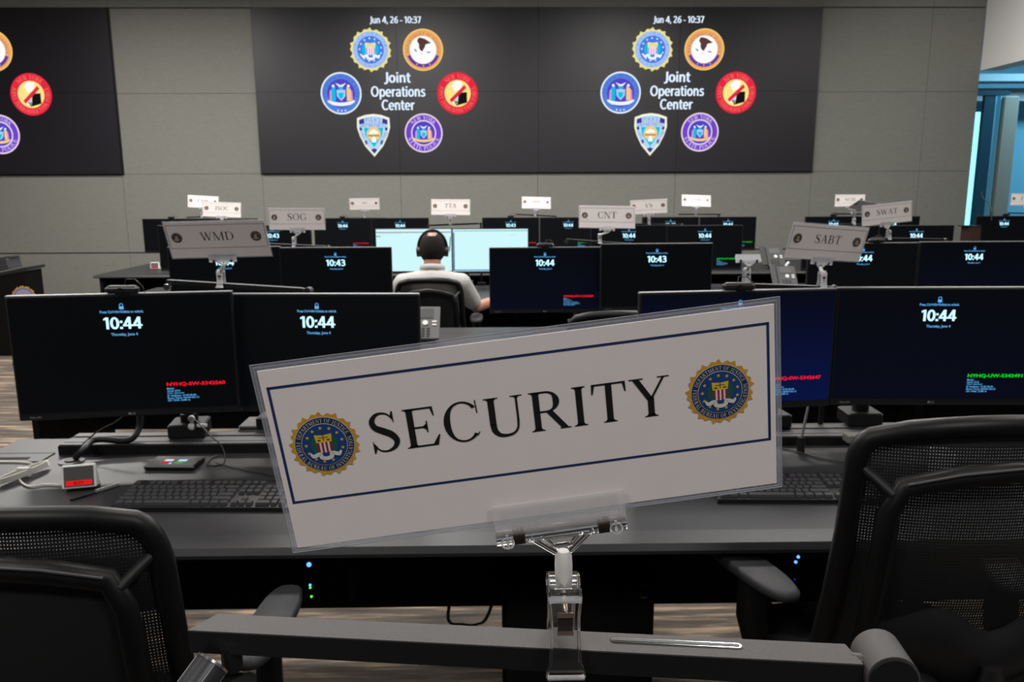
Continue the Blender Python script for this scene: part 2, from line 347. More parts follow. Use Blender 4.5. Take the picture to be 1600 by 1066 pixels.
# ------------------------------------------------------------------ emblems (flat, in x-z, unit radius scaled by r, layers e apart)
def emblem_fbi(mb, cx, cz, r, e, pal, detail=2, M=None, seg=26):
    g, db, bl, wh, rd, ye, gr, st = pal
    pts = []
    for i in range(seg*4):
        a = 2*math.pi*i/(seg*4); k = [1.0, .945, .91, .945][i % 4]*(1.02 if (i//4) % 2 == 0 else .97)
        pts.append((cx+r*k*math.cos(a+math.pi/2), cz+r*k*math.sin(a+math.pi/2)))
    mb.poly(pts, e, g, M)
    mb.poly(circ(cx, cz, r*.85), 2*e, wh if detail > 1 else db, M); mb.poly(circ(cx, cz, r*.835), 3*e, db, M)
    mb.poly(circ(cx, cz, r*.655), 4*e, wh, M); mb.poly(circ(cx, cz, r*.64), 5*e, bl, M)
    if detail > 1:
        arc_text(mb, 'DEPARTMENT OF JUSTICE', cx, cz, r*.745, r*.115, 90, wh, 6*e, True, M, 1.06, .76)
        arc_text(mb, 'FEDERAL BUREAU OF INVESTIGATION', cx, cz, r*.745, r*.115, 270, wh, 6*e, False, M, 1.06, .76)
    if detail > 0:
        for i in range(13):
            a = R(90+360/13*i+4) ; mb.poly(star(cx+r*.52*math.cos(a), cz+r*.52*math.sin(a), r*.06), 6*e, st, M)
    s = r*.01
    def P(*q): return [(cx+x*s, cz+z*s) for x, z in q]
    for sx in (-1, 1): mb.poly(P(*[(sx*(30+9*math.sin(math.pi*t/8)), -26+52*t/8) for t in range(9)]+[(sx*18, 26), (sx*18, -26)]), 6*e, gr, M)
    mb.poly(P((-21, 8), (21, 8), (21, -16), (0, -34), (-21, -16)), 7*e, rd, M)
    for x in (-14, -2.5, 9): mb.poly(P((x, 8), (x+5.5, 8), (x+5.5, -24), (x, -24)), 8*e, wh, M)
    mb.poly(P((-25, 33), (0, 30), (25, 33), (22, 8), (-22, 8)), 8*e, ye, M)
    if detail > 1:
        mb.poly(P((-14, 24), (14, 24), (14, 22.5), (-14, 22.5)), 9*e, db, M); mb.poly(P((-1, 30), (1, 30), (1, 14), (-1, 14)), 9*e, db, M)
        for sx in (-1, 1): mb.poly(P((sx*18, 17), (sx*8, 17), (sx*10, 13), (sx*16, 13)), 9*e, db, M)
    mb.poly(P((-12, -24), (12, -24), (10, -36), (-10, -36)), 8*e, bl, M)
    for q in S_([(-44, -22), (-36, -32), (-18, -27), (-14, -38), (0, -42), (14, -38), (18, -27), (36, -32), (44, -22)], [4, 12, 12, 12, 12, 12, 12, 12, 4]): mb.poly(P(*q), 9*e, wh, M)
PAL_PRINT = (M_gold, M_dblue, M_blue, M_pw, M_red, M_yel, M_green, M_yel)
g_ = lambda n, c, s=1: glow('display_'+n, c, s)
D_gold = g_('gold', (.85, .75, .22)); D_lblue = g_('pale_blue', (.42, .62, .95)); D_blue = g_('blue', (.06, .20, .78)); D_white = g_('white', (.85, .93, 1))
D_pink = g_('pink', (.9, .25, .55)); D_cyan = g_('cyan', (.0, .55, .8)); D_orange = g_('orange', (.85, .40, .10)); D_amber = g_('amber', (.95, .6, .2))
D_purple = g_('purple', (.12, .05, .38)); D_pwhite = g_('pure_white', (1, 1, 1)); D_brown = g_('brown', (.10, .04, .04)); D_red = g_('red', (.80, .02, .06))
D_yell = g_('yellow', (.95, .80, .25)); D_navy = g_('navy', (.05, .04, .25)); D_tink = g_('orange_red', (.95, .22, .12)); D_black = g_('black', (.008, .008, .008))
D_viol = g_('violet', (.16, .06, .6)); D_lpink = g_('pale_pink', (.9, .72, .85)); D_ind = g_('indigo', (.09, .06, .55)); D_rb = g_('royal', (.09, .22, .72)); D_text = g_('text', (.72, .84, 1), 1.1)
PAL_DISP = (D_gold, g_('ring_blue', (.24, .42, .85)), D_blue, D_white, D_pink, D_yell, D_cyan, D_white)
def arms(mb, cx, cz, s, e, M=None, scroll=D_white):   # state arms: shield between two figures over a scroll
    def P(*q): return [(cx+x*s, cz+z*s) for x, z in q]
    mb.poly(P((-16, 12), (16, 12), (15, -10), (0, -26), (-15, -10)), e, D_lblue, M); mb.poly(P((-10, 2), (10, 2), (8, -12), (0, -20), (-8, -12)), 2*e, D_cyan, M)
    mb.poly(P((-10, 20), (10, 20), (5, 12), (-5, 12)), e, D_cyan, M)
    mb.poly(P((-20, 36), (0, 28), (20, 36), (6, 22), (-6, 22)), e, D_white, M)
    for sx, c1, c2 in ((-1, D_cyan, D_pink), (1, D_amber, D_pink)):
        mb.poly(P((sx*20, 22), (sx*34, 16), (sx*36, -26), (sx*20, -26)), e, c1, M); mb.poly(circ(cx+sx*27*s, cz+25*s, 5*s, 16), e, D_white, M)
        mb.poly(P((sx*34, 12), (sx*40, 8), (sx*42, -26), (sx*35, -26)), 2*e, c2, M)
    for q in S_([(-48, -26), (-30, -34), (0, -38), (30, -34), (48, -26)], [5, 12, 12, 12, 5]): mb.poly(P(*q), 3*e, scroll, M)
def emblem_doj(mb, cx, cz, r, e, M=None):
    def P(*q): return [(cx+x*r*.01, cz+z*r*.01) for x, z in q]
    mb.poly(circ(cx, cz, r), e, D_amber, M); mb.poly(circ(cx, cz, r*.94), 2*e, D_orange, M); mb.poly(circ(cx, cz, r*.66), 3*e, D_pwhite, M)
    for i in range(16):
        a0, a1 = R(200+140*i/16), R(200+140*(i+1)/16)
        mb.poly([(cx+r*k*math.cos(a), cz+r*k*math.sin(a)) for k, a in ((.68, a0), (.84, a0), (.84, a1), (.68, a1))], 4*e, D_purple, M)
    arc_text(mb, 'DEPARTMENT OF JUSTICE', cx, cz, r*.76, r*.13, 90, D_purple, 5*e, True, M, 1.12, .95)
    for a in (245, 270, 295): mb.poly(star(cx+r*.76*math.cos(R(a)), cz+r*.76*math.sin(R(a)), r*.05), 6*e, D_amber, M)
    mb.poly(P((-26, 48), (-22, 56), (-12, 58), (10, 52), (42, 32), (14, 26), (8, 10), (2, 2), (-2, -8), (-14, -2), (-20, 12), (-20, 28), (-28, 40)), 5*e, D_brown, M)
    mb.poly(P((-46, 6), (-36, 2), (-28, -8), (-38, -8)), 5*e, g_('teal', (.02, .3, .3)), M); mb.poly(P((12, -10), (26, -8), (40, -10), (30, -16)), 5*e, D_blue, M)
    mb.poly(P((-18, -10), (-6, -16), (4, -10), (-4, -22), (-14, -20)), 5*e, D_lpink, M)
def emblem_state(mb, cx, cz, r, e, M=None):
    mb.poly(circ(cx, cz, r), e, D_white, M); mb.poly(circ(cx, cz, r*.93), 2*e, D_rb, M); mb.poly(circ(cx, cz, r*.68), 3*e, D_ind, M)
    arc_text(mb, 'THE STATE OF NEW YORK', cx, cz, r*.80, r*.10, 90, D_navy, 4*e, True, M, 1.5)
    arms(mb, cx, cz, r*.0138, 4*e, M)
    for k in (-1, 0, 1): mb.poly(star(cx+k*r*.18, cz-r*.83+abs(k)*r*.02, r*.06), 5*e, D_white, M)
def emblem_force(mb, cx, cz, r, e, M=None):
    mb.poly(circ(cx, cz, r), e, D_red, M); mb.poly(circ(cx, cz, r*.64), 2*e, D_yell, M)
    arc_text(mb, 'NEW YORK', cx, cz, r*.81, r*.22, 90, D_tink, 3*e, True, M, 1.0, .72)
    arc_text(mb, 'JOINT TERRORISM TASK FORCE', cx, cz, r*.81, r*.20, 270, D_tink, 3*e, False, M, .98, .68)
    def P(*q): return [(cx+x*r*.01, cz+z*r*.01) for x, z in q]
    mb.poly(P((-6, -58), (46, -44), (46, 6), (20, 4), (-4, -10), (-22, -34)), 3*e, D_black, M)
    mb.poly(P((-28, 36), (-10, 60), (22, 54), (14, 20), (-14, 8)), 3*e, D_pwhite, M); mb.poly(P((-22, -14), (4, -6), (0, -54), (-26, -46)), 3*e, D_pwhite, M)
    mb.poly(P((-40, -30), (-30, -44), (44, 26), (34, 40)), 5*e, D_red, M)
def emblem_police(mb, cx, cz, r, e, M=None):
    def sh(k): return [(cx+x*r*k*.01, cz+z*r*k*.01) for x, z in ((-80, 76), (-40, 90), (0, 95), (40, 90), (80, 76), (82, 30), (70, -10), (45, -60), (0, -112), (-45, -60), (-70, -10), (-82, 30))]
    mb.poly(sh(1), e, D_yell, M); mb.poly(sh(.97), 2*e, D_white, M); mb.poly(sh(.88), 3*e, g_('badge_pale', (.50, .70, .88)), M)
    def P(*q): return [(cx+x*r*.01, cz+z*r*.01) for x, z in q]
    mb.poly(P((-48, 28), (48, 28), (42, -8), (0, -66), (-42, -8)), 4*e, D_cyan, M)
    for sx in (-1, 1): mb.poly(P((sx*70, 66), (sx*46, 74), (sx*44, 50), (sx*70, 44)), 4*e, D_navy, M); mb.poly(P((sx*70, 30), (sx*58, 30), (sx*56, 16), (sx*68, 14)), 4*e, D_navy, M); mb.poly(P((sx*46, -36), (sx*36, -32), (sx*32, -46), (sx*38, -54)), 4*e, D_navy, M)
    mb.poly(P((-16, -78), (0, -70), (16, -78), (0, -97)), 4*e, D_navy, M)
    serif_text(mb, 'POLICE', cx, cz+r*.66, r*.80, D_ind, 5*e, M, h=r*.2); serif_text(mb, 'DEPARTMENT', cx, cz+r*.42, r*1.28, D_ind, 5*e, M, h=r*.2)
    for t, sx in (('CITY OF', -1), ('NEW YORK', 1)):
        T = Matrix.Translation((cx+sx*r*.50, 0, cz-r*.22)) @ Matrix.Rotation(R(-sx*63), 4, 'Y'); T = M @ T if M is not None else T
        serif_text(mb, t, 0, 0, r*.72, D_ind, 5*e, T, h=r*.17)
    mb.poly(circ(cx, cz-r*.02, r*.34, 24), 5*e, D_amber, M); mb.poly(P((-26, 4), (0, 22), (26, 4), (20, 0), (-20, 0)), 6*e, D_pwhite, M); mb.poly(P((-11, -42), (11, -42), (9, -20), (0, -12), (-9, -20)), 6*e, D_pwhite, M)
    mb.poly(P((-30, -8), (30, -8), (26, -12), (-26, -12)), 6*e, D_brown, M)
def emblem_trooper(mb, cx, cz, r, e, M=None):
    mb.poly(circ(cx, cz, r), e, D_lpink, M); mb.poly(circ(cx, cz, r*.93), 2*e, D_viol, M); mb.poly(circ(cx, cz, r*.66), 3*e, D_lpink, M); mb.poly(circ(cx, cz, r*.60), 4*e, D_ind, M)
    arc_text(mb, 'NEW YORK', cx, cz, r*.79, r*.2, 90, D_lpink, 5*e, True, M, 1.0, .85); arc_text(mb, 'STATE POLICE', cx, cz, r*.79, r*.2, 270, D_lpink, 5*e, False, M, 1.0, .92)
    arms(mb, cx, cz, r*.0108, 5*e, M, D_amber)

# ================================================================== ROOM SHELL
WY = 10.3
def wall_material():
    m = mat('grey_wall_fabric', (.195, .195, .172), .9, bump=.15, bscale=260); nt = m.node_tree; b = nt.nodes['Principled BSDF']
    tc = nt.nodes.new('ShaderNodeTexCoord'); s = nt.nodes.new('ShaderNodeMapping'); s.inputs['Scale'].default_value = (90, 90, 6)
    n1 = nt.nodes.new('ShaderNodeTexNoise'); n1.inputs['Scale'].default_value = 2; n2 = nt.nodes.new('ShaderNodeTexNoise'); n2.inputs['Scale'].default_value = 2
    s2 = nt.nodes.new('ShaderNodeMapping'); s2.inputs['Scale'].default_value = (6, 6, 90)
    nt.links.new(tc.outputs['Object'], s.inputs[0]); nt.links.new(tc.outputs['Object'], s2.inputs[0]); nt.links.new(s.outputs[0], n1.inputs[0]); nt.links.new(s2.outputs[0], n2.inputs[0])
    a = nt.nodes.new('ShaderNodeMath'); a.operation = 'ADD'; nt.links.new(n1.outputs['Fac'], a.inputs[0]); nt.links.new(n2.outputs['Fac'], a.inputs[1])
    r = nt.nodes.new('ShaderNodeMapRange'); r.inputs['From Min'].default_value = .6; r.inputs['From Max'].default_value = 1.4; r.inputs['To Min'].default_value = .86; r.inputs['To Max'].default_value = 1.14
    v = nt.nodes.new('ShaderNodeVectorMath'); v.operation = 'SCALE'; v.inputs[0].default_value = (.195, .195, .172)
    nt.links.new(a.outputs[0], r.inputs['Value']); nt.links.new(r.outputs[0], v.inputs['Scale']); nt.links.new(v.outputs[0], b.inputs['Base Color'])
    return m
M_wall = wall_material(); M_seam = mat('wall_seam', (.05, .05, .045), .9)
def floor_material():
    m = mat('woven_plank_carpet', (.2, .17, .14), .95, bump=.3, bscale=150); nt = m.node_tree; b = nt.nodes['Principled BSDF']
    tc = nt.nodes.new('ShaderNodeTexCoord'); s = nt.nodes.new('ShaderNodeMapping'); s.inputs['Scale'].default_value = (1.3, 16, 1)
    n = nt.nodes.new('ShaderNodeTexNoise'); n.inputs['Scale'].default_value = 1.6; n.inputs['Detail'].default_value = 9; n.inputs['Roughness'].default_value = .62
    nt.links.new(tc.outputs['Object'], s.inputs[0]); nt.links.new(s.outputs[0], n.inputs[0])
    r = nt.nodes.new('ShaderNodeValToRGB'); r.color_ramp.elements[0].position = .34; r.color_ramp.elements[0].color = (.025, .021, .016, 1)
    r.color_ramp.elements[1].position = .68; r.color_ramp.elements[1].color = (.36, .26, .18, 1); e = r.color_ramp.elements.new(.52); e.color = (.085, .068, .053, 1)
    nt.links.new(n.outputs['Fac'], r.inputs[0]); nt.links.new(r.outputs[0], b.inputs['Base Color']); return m
struct('floor', MB().box((0, 4.5, -.05), (22, 18, .1), floor_material()))
struct('ceiling', MB().box((-1.0, 3.8, 4.05), (18, 14, .1), mat('ceiling_white', (.7, .7, .68), .9)))
# back wall: framed panels with seams; the panels stand 12 mm proud of a dark backing
fw = MB(); fw.box((-1.5, WY+.1, 2.0), (15.0, .16, 4.0), M_seam)
xs_ = [-9.0, -6.43, -4.70, -2.96, -1.23, .50, 2.24, 3.97, 5.35, 6.0]
def wall_panels(mb, xs, z0, z1, g=.004):
    for a, b in zip(xs[:-1], xs[1:]): mb.box(((a+b)/2, WY+.012, (z0+z1)/2), (b-a-g, .024, z1-z0-g), M_wall)
wall_panels(fw, xs_, .10, .745); wall_panels(fw, xs_, .757, 1.732); wall_panels(fw, [-4.68, -2.96], 1.732, 2.70); wall_panels(fw, [-4.68, -2.96], 2.70, 3.688)
wall_panels(fw, [3.98, 5.35, 6.0], 1.732, 2.70); wall_panels(fw, [3.98, 5.35, 6.0], 2.70, 3.688)
wall_panels(fw, [-9, -4.70, -2.96, .5, 3.97, 5.35, 6.0], 3.70, 4.0)
struct('wall_back', fw)
lw = MB().box((-9.05, 4, 2.0), (.1, 13, 4.0), M_wall); struct('wall_left', lw)
struct('baseboard_back', MB().box((-1.5, WY-.006, .05), (15.0, .014, .1), mat('baseboard_vinyl', (.03, .03, .03), .5)))
# right side: white bulkhead over the opening, side bay with daylight behind it
M_whitewall = mat('white_plaster', (.82, .81, .79), .85); M_teal = mat('teal_glass_film', (.15, .42, .55), .6)
struct('wall_right', MB().box((6.12, 6.0, 3.50), (.24, 8.58, 1.10), M_whitewall))
struct('wall_bay', MB().box((8.2, 12.6, 2.0), (5.0, .1, 4.0), mat('bay_wall_blue', (.16, .42, .55), .8)).box((10.0, 8.5, 2.0), (.1, 8.2, 4.0), mat('bay_wall_blue', (.16, .42, .55), .8)))
struct('trim_bay', MB().box((8.0, 11.9, 3.06), (4.2, .3, .10), mat('bay_beam', (.30, .45, .52), .6)).box((8.0, 12.2, 2.86), (4.2, .3, .18), mat('bay_beam_grey', (.26, .33, .36), .6)))
struct('trim_pillar', MB().box((7.07, 11.45, 1.38), (.23, .3, 2.76), mat('bay_pillar', (.20, .20, .17), .7), bev=.03))
struct('window_1', MB().box((6.69, 11.2, 1.40), (.15, .06, 2.7), mat('window_frame_navy', (.008, .05, .08), .4)).box((6.69, 11.2, 2.78), (.5, .08, .06), mat('window_frame_navy', (.008, .05, .08), .4)))
wb = empty('window_strip', (6.52, 11.15, 0), 'narrow bright cyan daylight strip window at the right end of the grey wall', 'window')
MB().box((0, 0, 1.30), (.075, .02, 2.46), glow('daylight_cyan', (.30, .85, 1), 1.6)).build('glass_strip', wb); MB().box((0, .03, .05), (.16, .05, .1), M_blackmetal).build('sill', wb)
dr = MB()
pts = [(6.80+.015*i, 11.36+.02*math.sin(i*1.15)) for i in range(12)]
for (x0, y0), (x1, y1) in zip(pts[:-1], pts[1:]): dr.add([(x0, y0, 0.02), (x1, y1, 0.02), (x1, y1, 2.8), (x0, y0, 2.8)], [(0, 1, 2, 3)], M_teal, True)
dr.mats and tag(dr.build('curtain'), 'pale teal curtain hanging beside the grey pillar in the blue side bay', 'curtain')

# ================================================================== VIDEO WALLS
M_vw = mat('video_wall_surface', (.011, .0098, .0135), .42, spec=.5, var=.04, vscale=3)
VW = MB()
def video_wall(x0, x1, z0, z1, centres, label):
    t = empty('video_wall', ((x0+x1)/2, WY, z0), label, 'video wall')
    mx = (x0+x1)/2; pn = MB(); n = max(1, round((x1-x0)/1.733)); wd = (x1-x0)/n
    for i in range(n):
        for j in (0, 1): pn.box((x0+wd*(i+.5)-mx, -.02, (z1-z0)*(.25+.5*j)), (wd-.003, .05, (z1-z0)/2-.003), M_vw)
    pn.build('display_panel', t)
    MB().box((0, .01, (z1-z0)/2), (x1-x0+.03, .03, z1-z0+.03), M_black).build('frame', t)
    Y = .048
    T = Matrix.Translation((0, -Y, 0))
    for c in centres:
        X = lambda px: atY(px+c, 100, WY).x-mx
        def pos(px, py): p = atY(px, py, WY-Y); return p.x-mx, p.z-z0
        # emblem positions measured on the left half of the central wall, moved by c metres
        for fn, px, py, rr in ((emblem_fbi, 579, 78, .245), (emblem_doj, 661, 78, .245), (emblem_state, 533, 146, .25), (emblem_force, 715, 146, .25), (emblem_police, 584, 209, .25), (emblem_trooper, 662, 208, .235)):
            x, z = pos(px, py); mb = MB()
            if fn is emblem_fbi: fn(mb, x+c, z, rr+.01, .0012, PAL_DISP, 2, T, 20)
            else: fn(mb, x+c, z, rr, .0012, T)
            mb.build('emblem', t)
        mb = MB()
        for s, px, py, wpx in (('Joint', 621, 121, 38), ('Operations', 622, 143, 79), ('Center', 622, 164, 48)):
            x, z = pos(px, py); sans(mb, s, x+c, z, wpx*.0085, D_text, .002, M=T, h=.122)
        x, z = pos(618, 31); sans(mb, 'Jun 4, 26 - 10:37', x+c, z, 75*.0083, D_text, .002, M=T, h=.078)
        mb.build('display_text', t)
    return t
video_wall(-2.957, 3.967, 1.733, 3.686, (0, 3.44), 'wide dark video wall in the middle showing two rings of round agency emblems')
video_wall(-8.15, -4.687, 1.733, 3.686, (-5.20,), 'dark video wall cut off by the left picture edge, beside the grey wall')

# ================================================================== DESKS
HD = .74
def desk(y0, x0, x1, label, dep=.82):
    t = empty('desk', ((x0+x1)/2, y0+.41, 0), label, 'desk', 'rows of control room desks')
    L = x1-x0; yb = dep-.41
    # worktop profile: rounded, sloping front lip
    prof = [(-.41, HD-.026), (-.41, HD-.018), (-.402, HD-.0030), (-.34, HD), (yb, HD), (yb, HD-.03), (-.39, HD-.03)]
    mb = MB(); n = len(prof)
    vs = [(-L/2, p[0], p[1]) for p in prof] + [(L/2, p[0], p[1]) for p in prof]
    mb.add(vs, [tuple(range(n)), tuple(range(2*n-1, n-1, -1))] + [(i, n+i, n+(i+1) % n, (i+1) % n) for i in range(n)], M_desk)
    mb.build('worktop', t)
    MB().box((0, yb-.03, .435), (L-.1, .02, .55), M_deskdark).build('back_panel', t)
    for sx in (-1, 1): MB().box((sx*(L/2-.05), (yb-.41)/2, .355), (.03, dep-.08, .71), M_deskdark).build('end_panel', t)
    k = 0 if y0 < 3 else int(L/1.6)
    for i in range(1, k+1): MB().box((-L/2+L*i/(k+1), .25, .355), (.05, .2, .71), M_deskdark).build('leg_panel', t)
    return t
ROWY = [1.67, 3.75, 5.80, 7.62]
desk(ROWY[0], -1.545, 2.60, 'nearest long dark desk, carrying the two keyboards')
desk(ROWY[1]-.02, -2.30, 3.9, 'long dark desk of the second row, behind the nearest monitors')
desk(ROWY[2], -2.82, 4.6, 'long dark desk of the third row, where the man in headset sits')
desk(ROWY[3], -3.84, 6.2, 'rearmost long dark desk, with a small white display on its bare left end', 1.25)
desk(-.42, -1.6, 1.6, 'dark desk nearest the camera, under the foreground lamp bar with the SECURITY sign')

# black table at far left with emblem
pt = empty('lectern', (-4.74, 7.60, 0), 'black lectern with sloping top and a gold-rimmed emblem at the far left', 'lectern')
MB().prism([(-.38, 0), (.355, 0), (.355, .80), (-.38, .66)], -.14, .14, M_deskdark).build('body', pt)
MB().prism([(-.40, .660), (.385, .812), (.385, .838), (-.40, .686)], -.155, .155, M_desk).build('top', pt)
_e = MB(); emblem_fbi(_e, 0, 0, .118, .0006, (M_gold, mat('print_violet', (.2, .18, .36), .5), mat('print_lilac', (.3, .28, .45), .5), M_pw, M_red, M_yel, M_green, M_yel), 1)
_q = atY(38, 466, 7.46); _e.build('emblem', pt, loc=(_q.x+4.74, -.1415, _q.z))
_bg = mat('box_grey', (.035, .035, .038), .7)
bx = empty('document_box', (-4.72, 7.60, .78), 'dark grey open document box on the black lectern at far left', 'box'); bx.rotation_euler = (0, R(-11), 0)
MB().box((0, 0, .055), (.36, .22, .10), _bg).build('body', bx); MB().box((.14, .02, .112), (.10, .16, .015), _bg).build('lid', bx)
bi = empty('binder', (-4.86, 7.60, .76), 'pale grey binder leaning by the dark box at the left picture edge', 'binder', rz=R(15))
MB().box((0, 0, .10), (.04, .10, .20), M_ltgrey).build('cover', bi); MB().box((-.02, -.005, .10), (.025, .09, .18), M_white).build('pages', bi)

# ================================================================== MONITORS
MW, MH = .612, .362
def mon_meshes():
    d = {}
    h = MB(); h.box((0, .012, 0), (MW, .024, MH), M_bezel, bev=.004); h.box((0, .034, -.01), (MW*.62, .024, MH*.6), M_black, bev=.01); h.box((0, .055, 0), (.11, .02, .11), M_black)
    d['housing'] = h.mesh('housing'); h = MB(); h.box((0, .011, MH/2+.0007), (MW-.002, .022, .0022), mat('bezel_highlight', (.33, .33, .33), .35, .3)); d['highlight'] = h.mesh('top_highlight')  # pale strip: ceiling light on the bezel's top edge, put into the colour
    for nm, m in (('black', S_black), ('navy', S_navy), ('blue', S_blue), ('white', S_white), ('grey', S_lgrey)):
        s = MB(); s.add([(-MW/2+.006, -.0008, -MH/2+.021), (MW/2-.006, -.0008, -MH/2+.021), (MW/2-.006, -.0008, MH/2-.006), (-MW/2+.006, -.0008, MH/2-.006)], [(0, 1, 2, 3)], m)
        d['s_'+nm] = s.mesh('screen')
    for tm in ('10:43', '10:44'):
        c = MB(); sans(c, tm, 0, .098, .106, M_clock, .0026, h=.034)
        text(c, 'Thursday, June 4', .002, .064, .072, M_msg, .0024, .012, h=.0105); text(c, 'Press Ctrl+Alt+Delete to unlock.', 0, .131, .118, M_msg, .0024, .012, h=.0078)
        c.poly([(-.006, .138), (.006, .138), (.006, .146), (-.006, .146)], .0024, M_msg)
        for q in S_([(-.004, .146), (-.004, .152), (0, .154), (.004, .152), (.004, .146)], [.0016]*5): c.poly(q, .0024, M_msg)
        d[tm] = c.mesh('clock_text')
    b = MB(); text(b, 'LG', .006, -.1715, .010, M_ltgrey, .002, .01); b.poly(circ(-.005, -.1715, .0035, 14), .0012, M_ltgrey); d['mark'] = b.mesh('maker_mark')
    b = MB(); text(b, 'FULL HD', -MW/2+.045, -.1715, .030, M_ltgrey, .002, .01, h=.005); d['mark2'] = b.mesh('resolution_label'); return d
MM = mon_meshes()
TAGS = {}
def tagmesh(s, col):
    if (s, col) not in TAGS:
        c = MB(); text(c, s, .105, -.089, .165, M_rtag if col == 'r' else M_gtag, .0024, .03, h=.0125, align='l')
        for k, (t_, wd) in enumerate((('Model:', .020), ('Serial: 5CG', .036), ('User: operator', .048), ('IP Address: 10.20.30.40', .080), ('Boot Time: 06/04 06:12', .088), ('OS: 19045  RAM 16', .062))):
            text(c, t_, .105, -.101-.0072*k, wd, M_msg, .0024, .012, h=.0052, align='l')
        for f_ in c.v: pass
        TAGS[(s, col)] = c.mesh('asset_tag_text')
    return TAGS[(s, col)]
DX = -.0
def monitor(px, py, D, label, screen='black', tm='10:44', tg=None, yaw=0, pole=0, tilt=0, group='computer monitors in rows', ymark=True, w=1):
    p = atY(px, py, D); ztop = p.z; zc = ztop-MH/2
    t = empty('monitor', (p.x, D+.10, HD), label, 'monitor', group, rz=yaw)
    L = Vector((0, -.10, zc-HD)); rot = Euler((tilt, 0, 0))
    def at(nm, me, par=t):
        o = link(nm, me, par); return o
    for nm, me in (('housing', MM['housing']),):
        hs = at(nm, me); hs.location = L; hs.rotation_euler = rot
    if D < 5: at('top_highlight', MM['highlight'], hs)
    sc = at('screen', MM['s_'+screen]); sc.location = L; sc.rotation_euler = rot
    if tm: at('clock_text', MM[tm], sc)
    if tg: at('asset_tag_text', tagmesh(*tg), sc)
    if D < 5 and ymark: at('maker_mark', MM['mark'], hs); at('resolution_label', MM['mark2'], hs)
    # arm: base on the desk, pole, swing arm to the back of the housing
    zb_ = .0312 if D < 3 else 0
    a = MB(); a.box((pole, 0.02, .022+zb_), (.11, .10, .044), M_black, bev=.006); a.cyl((pole, .02, .05), (pole, .02, zc-HD-.02), .0175, M_black, n=16); a.cyl((pole, .02, zb_), (pole, .02, .10), .026, M_black, n=16)
    a.build('pole', t)
    a = MB(); a.cyl((pole, .02, zc-HD-.03), (pole, .02, zc-HD+.03), .026, M_black, n=16); a.tube([(pole, .02, zc-HD), ((pole)/2, .045-.02, zc-HD), (0, -.04, zc-HD)], .02, M_black, n=8); a.build('swing_arm', t)
    return t, sc
m1, _ = monitor(180, 460, 2.29, 'nearest monitor at far left, tagged NYHQ-SW-5342560 in red', tg=('NYHQ-SW-5342560', 'r'), yaw=R(8), pole=.13)
m2, _ = monitor(497, 460, 2.37, 'nearest monitor just left of the SECURITY sign, showing 10:44', screen='grey', yaw=R(-3), pole=-.18)
monitor(1151, 455, 2.33, 'nearest monitor behind the right end of the SECURITY sign, tagged 5342647 in red', screen='blue', tg=('NYHQ-SW-5342647', 'r'), yaw=R(7), pole=.17)
monitor(1472, 450, 2.36, 'nearest monitor at far right, tagged NYHQ-UW in green', screen='navy', tg=('NYHQ-UW-5342491', 'g'), yaw=R(-2), pole=-.16)
# second row
monitor(349, 386, 4.40, 'second row monitor below the WMD sign', pole=.2); monitor(523.5, 387, 4.40, 'second row monitor showing 10:43, below and right of the SOG sign', tm='10:43', pole=-.2)
monitor(851, 387, 4.40, 'second row monitor beside the man, tagged in red', screen='navy', tg=('NYHQ-SW-5342580', 'r'), pole=.2, yaw=R(1)); monitor(1026, 381, 4.33, 'second row monitor showing 10:43, right below the CNT sign', tm='10:43', pole=-.2, yaw=R(2))
monitor(1350, 380, 4.42, 'grey-looking second row monitor below the SWAT sign', screen='grey', pole=.2); monitor(1524, 378, 4.42, 'second row monitor at the right picture edge', screen='navy', pole=-.2)
# third row
monitor(306, 352, 6.45, 'third row monitor hidden mostly behind the WMD sign', pole=.2); monitor(425, 352, 6.45, 'third row monitor behind the SOG sign showing 10:43', tm='10:43', pole=-.2)
_, lit1 = monitor(646, 357, 6.45, 'brightly lit white monitor in front of the man, left of his pair', screen='white', tm=None, pole=.2); _, lit2 = monitor(766, 357, 6.45, 'brightly lit white monitor right of the man\'s head', screen='white', tm=None, pole=-.2)
monitor(983, 352, 6.45, 'third row monitor behind the CNT sign', pole=.2); monitor(1102, 352, 6.45, 'third row monitor tagged in green, left of the empty clip', tg=('NYHQ-UW-5342512', 'g'), pole=-.2)
monitor(1315, 353, 6.45, 'third row monitor behind the SABT sign', pole=.2); monitor(1433, 352, 6.45, 'third row monitor just right of the SWAT sign', pole=-.2)
# rear row
for px, lab, tm, tg in ((267, 'rear row monitor at far left, under the JSOC sign', '10:44', None), (357, 'rear row monitor second from the left, mostly behind the WMD sign', '10:44', None),
                    (535, 'rear row monitor between the SOG sign and the man\'s lit screens', '10:44', ('NYHQ-SW-5342521', 'r')), (625, 'rear row monitor directly above the man\'s left lit screen', '10:44', None),
                    (798, 'rear row monitor right of the TTA sign showing 10:43', '10:43', ('NYHQ-SW-5342522', 'r')), (888, 'rear row monitor left of the CNT sign', '10:44', ('NYHQ-UW-5342523', 'g')),
                    (1048, 'rear row monitor below the VS sign', '10:43', None), (1138, 'rear row monitor right below the rightmost small sign with a red star', '10:44', ('NYHQ-UW-5342524', 'g')),
                    (1303, 'rear row monitor just above the SABT sign', '10:44', None), (1394, 'rear row monitor behind the SWAT sign', '10:44', None), (1570, 'rear row monitor at the right edge, before the blue bay', '10:44', None)):
    monitor(px, 341.5-(px-300)*.0032, 8.65, lab, tm=tm, tg=tg, pole=.2 if px in (267, 535, 798, 1048, 1303, 1570) else -.2)
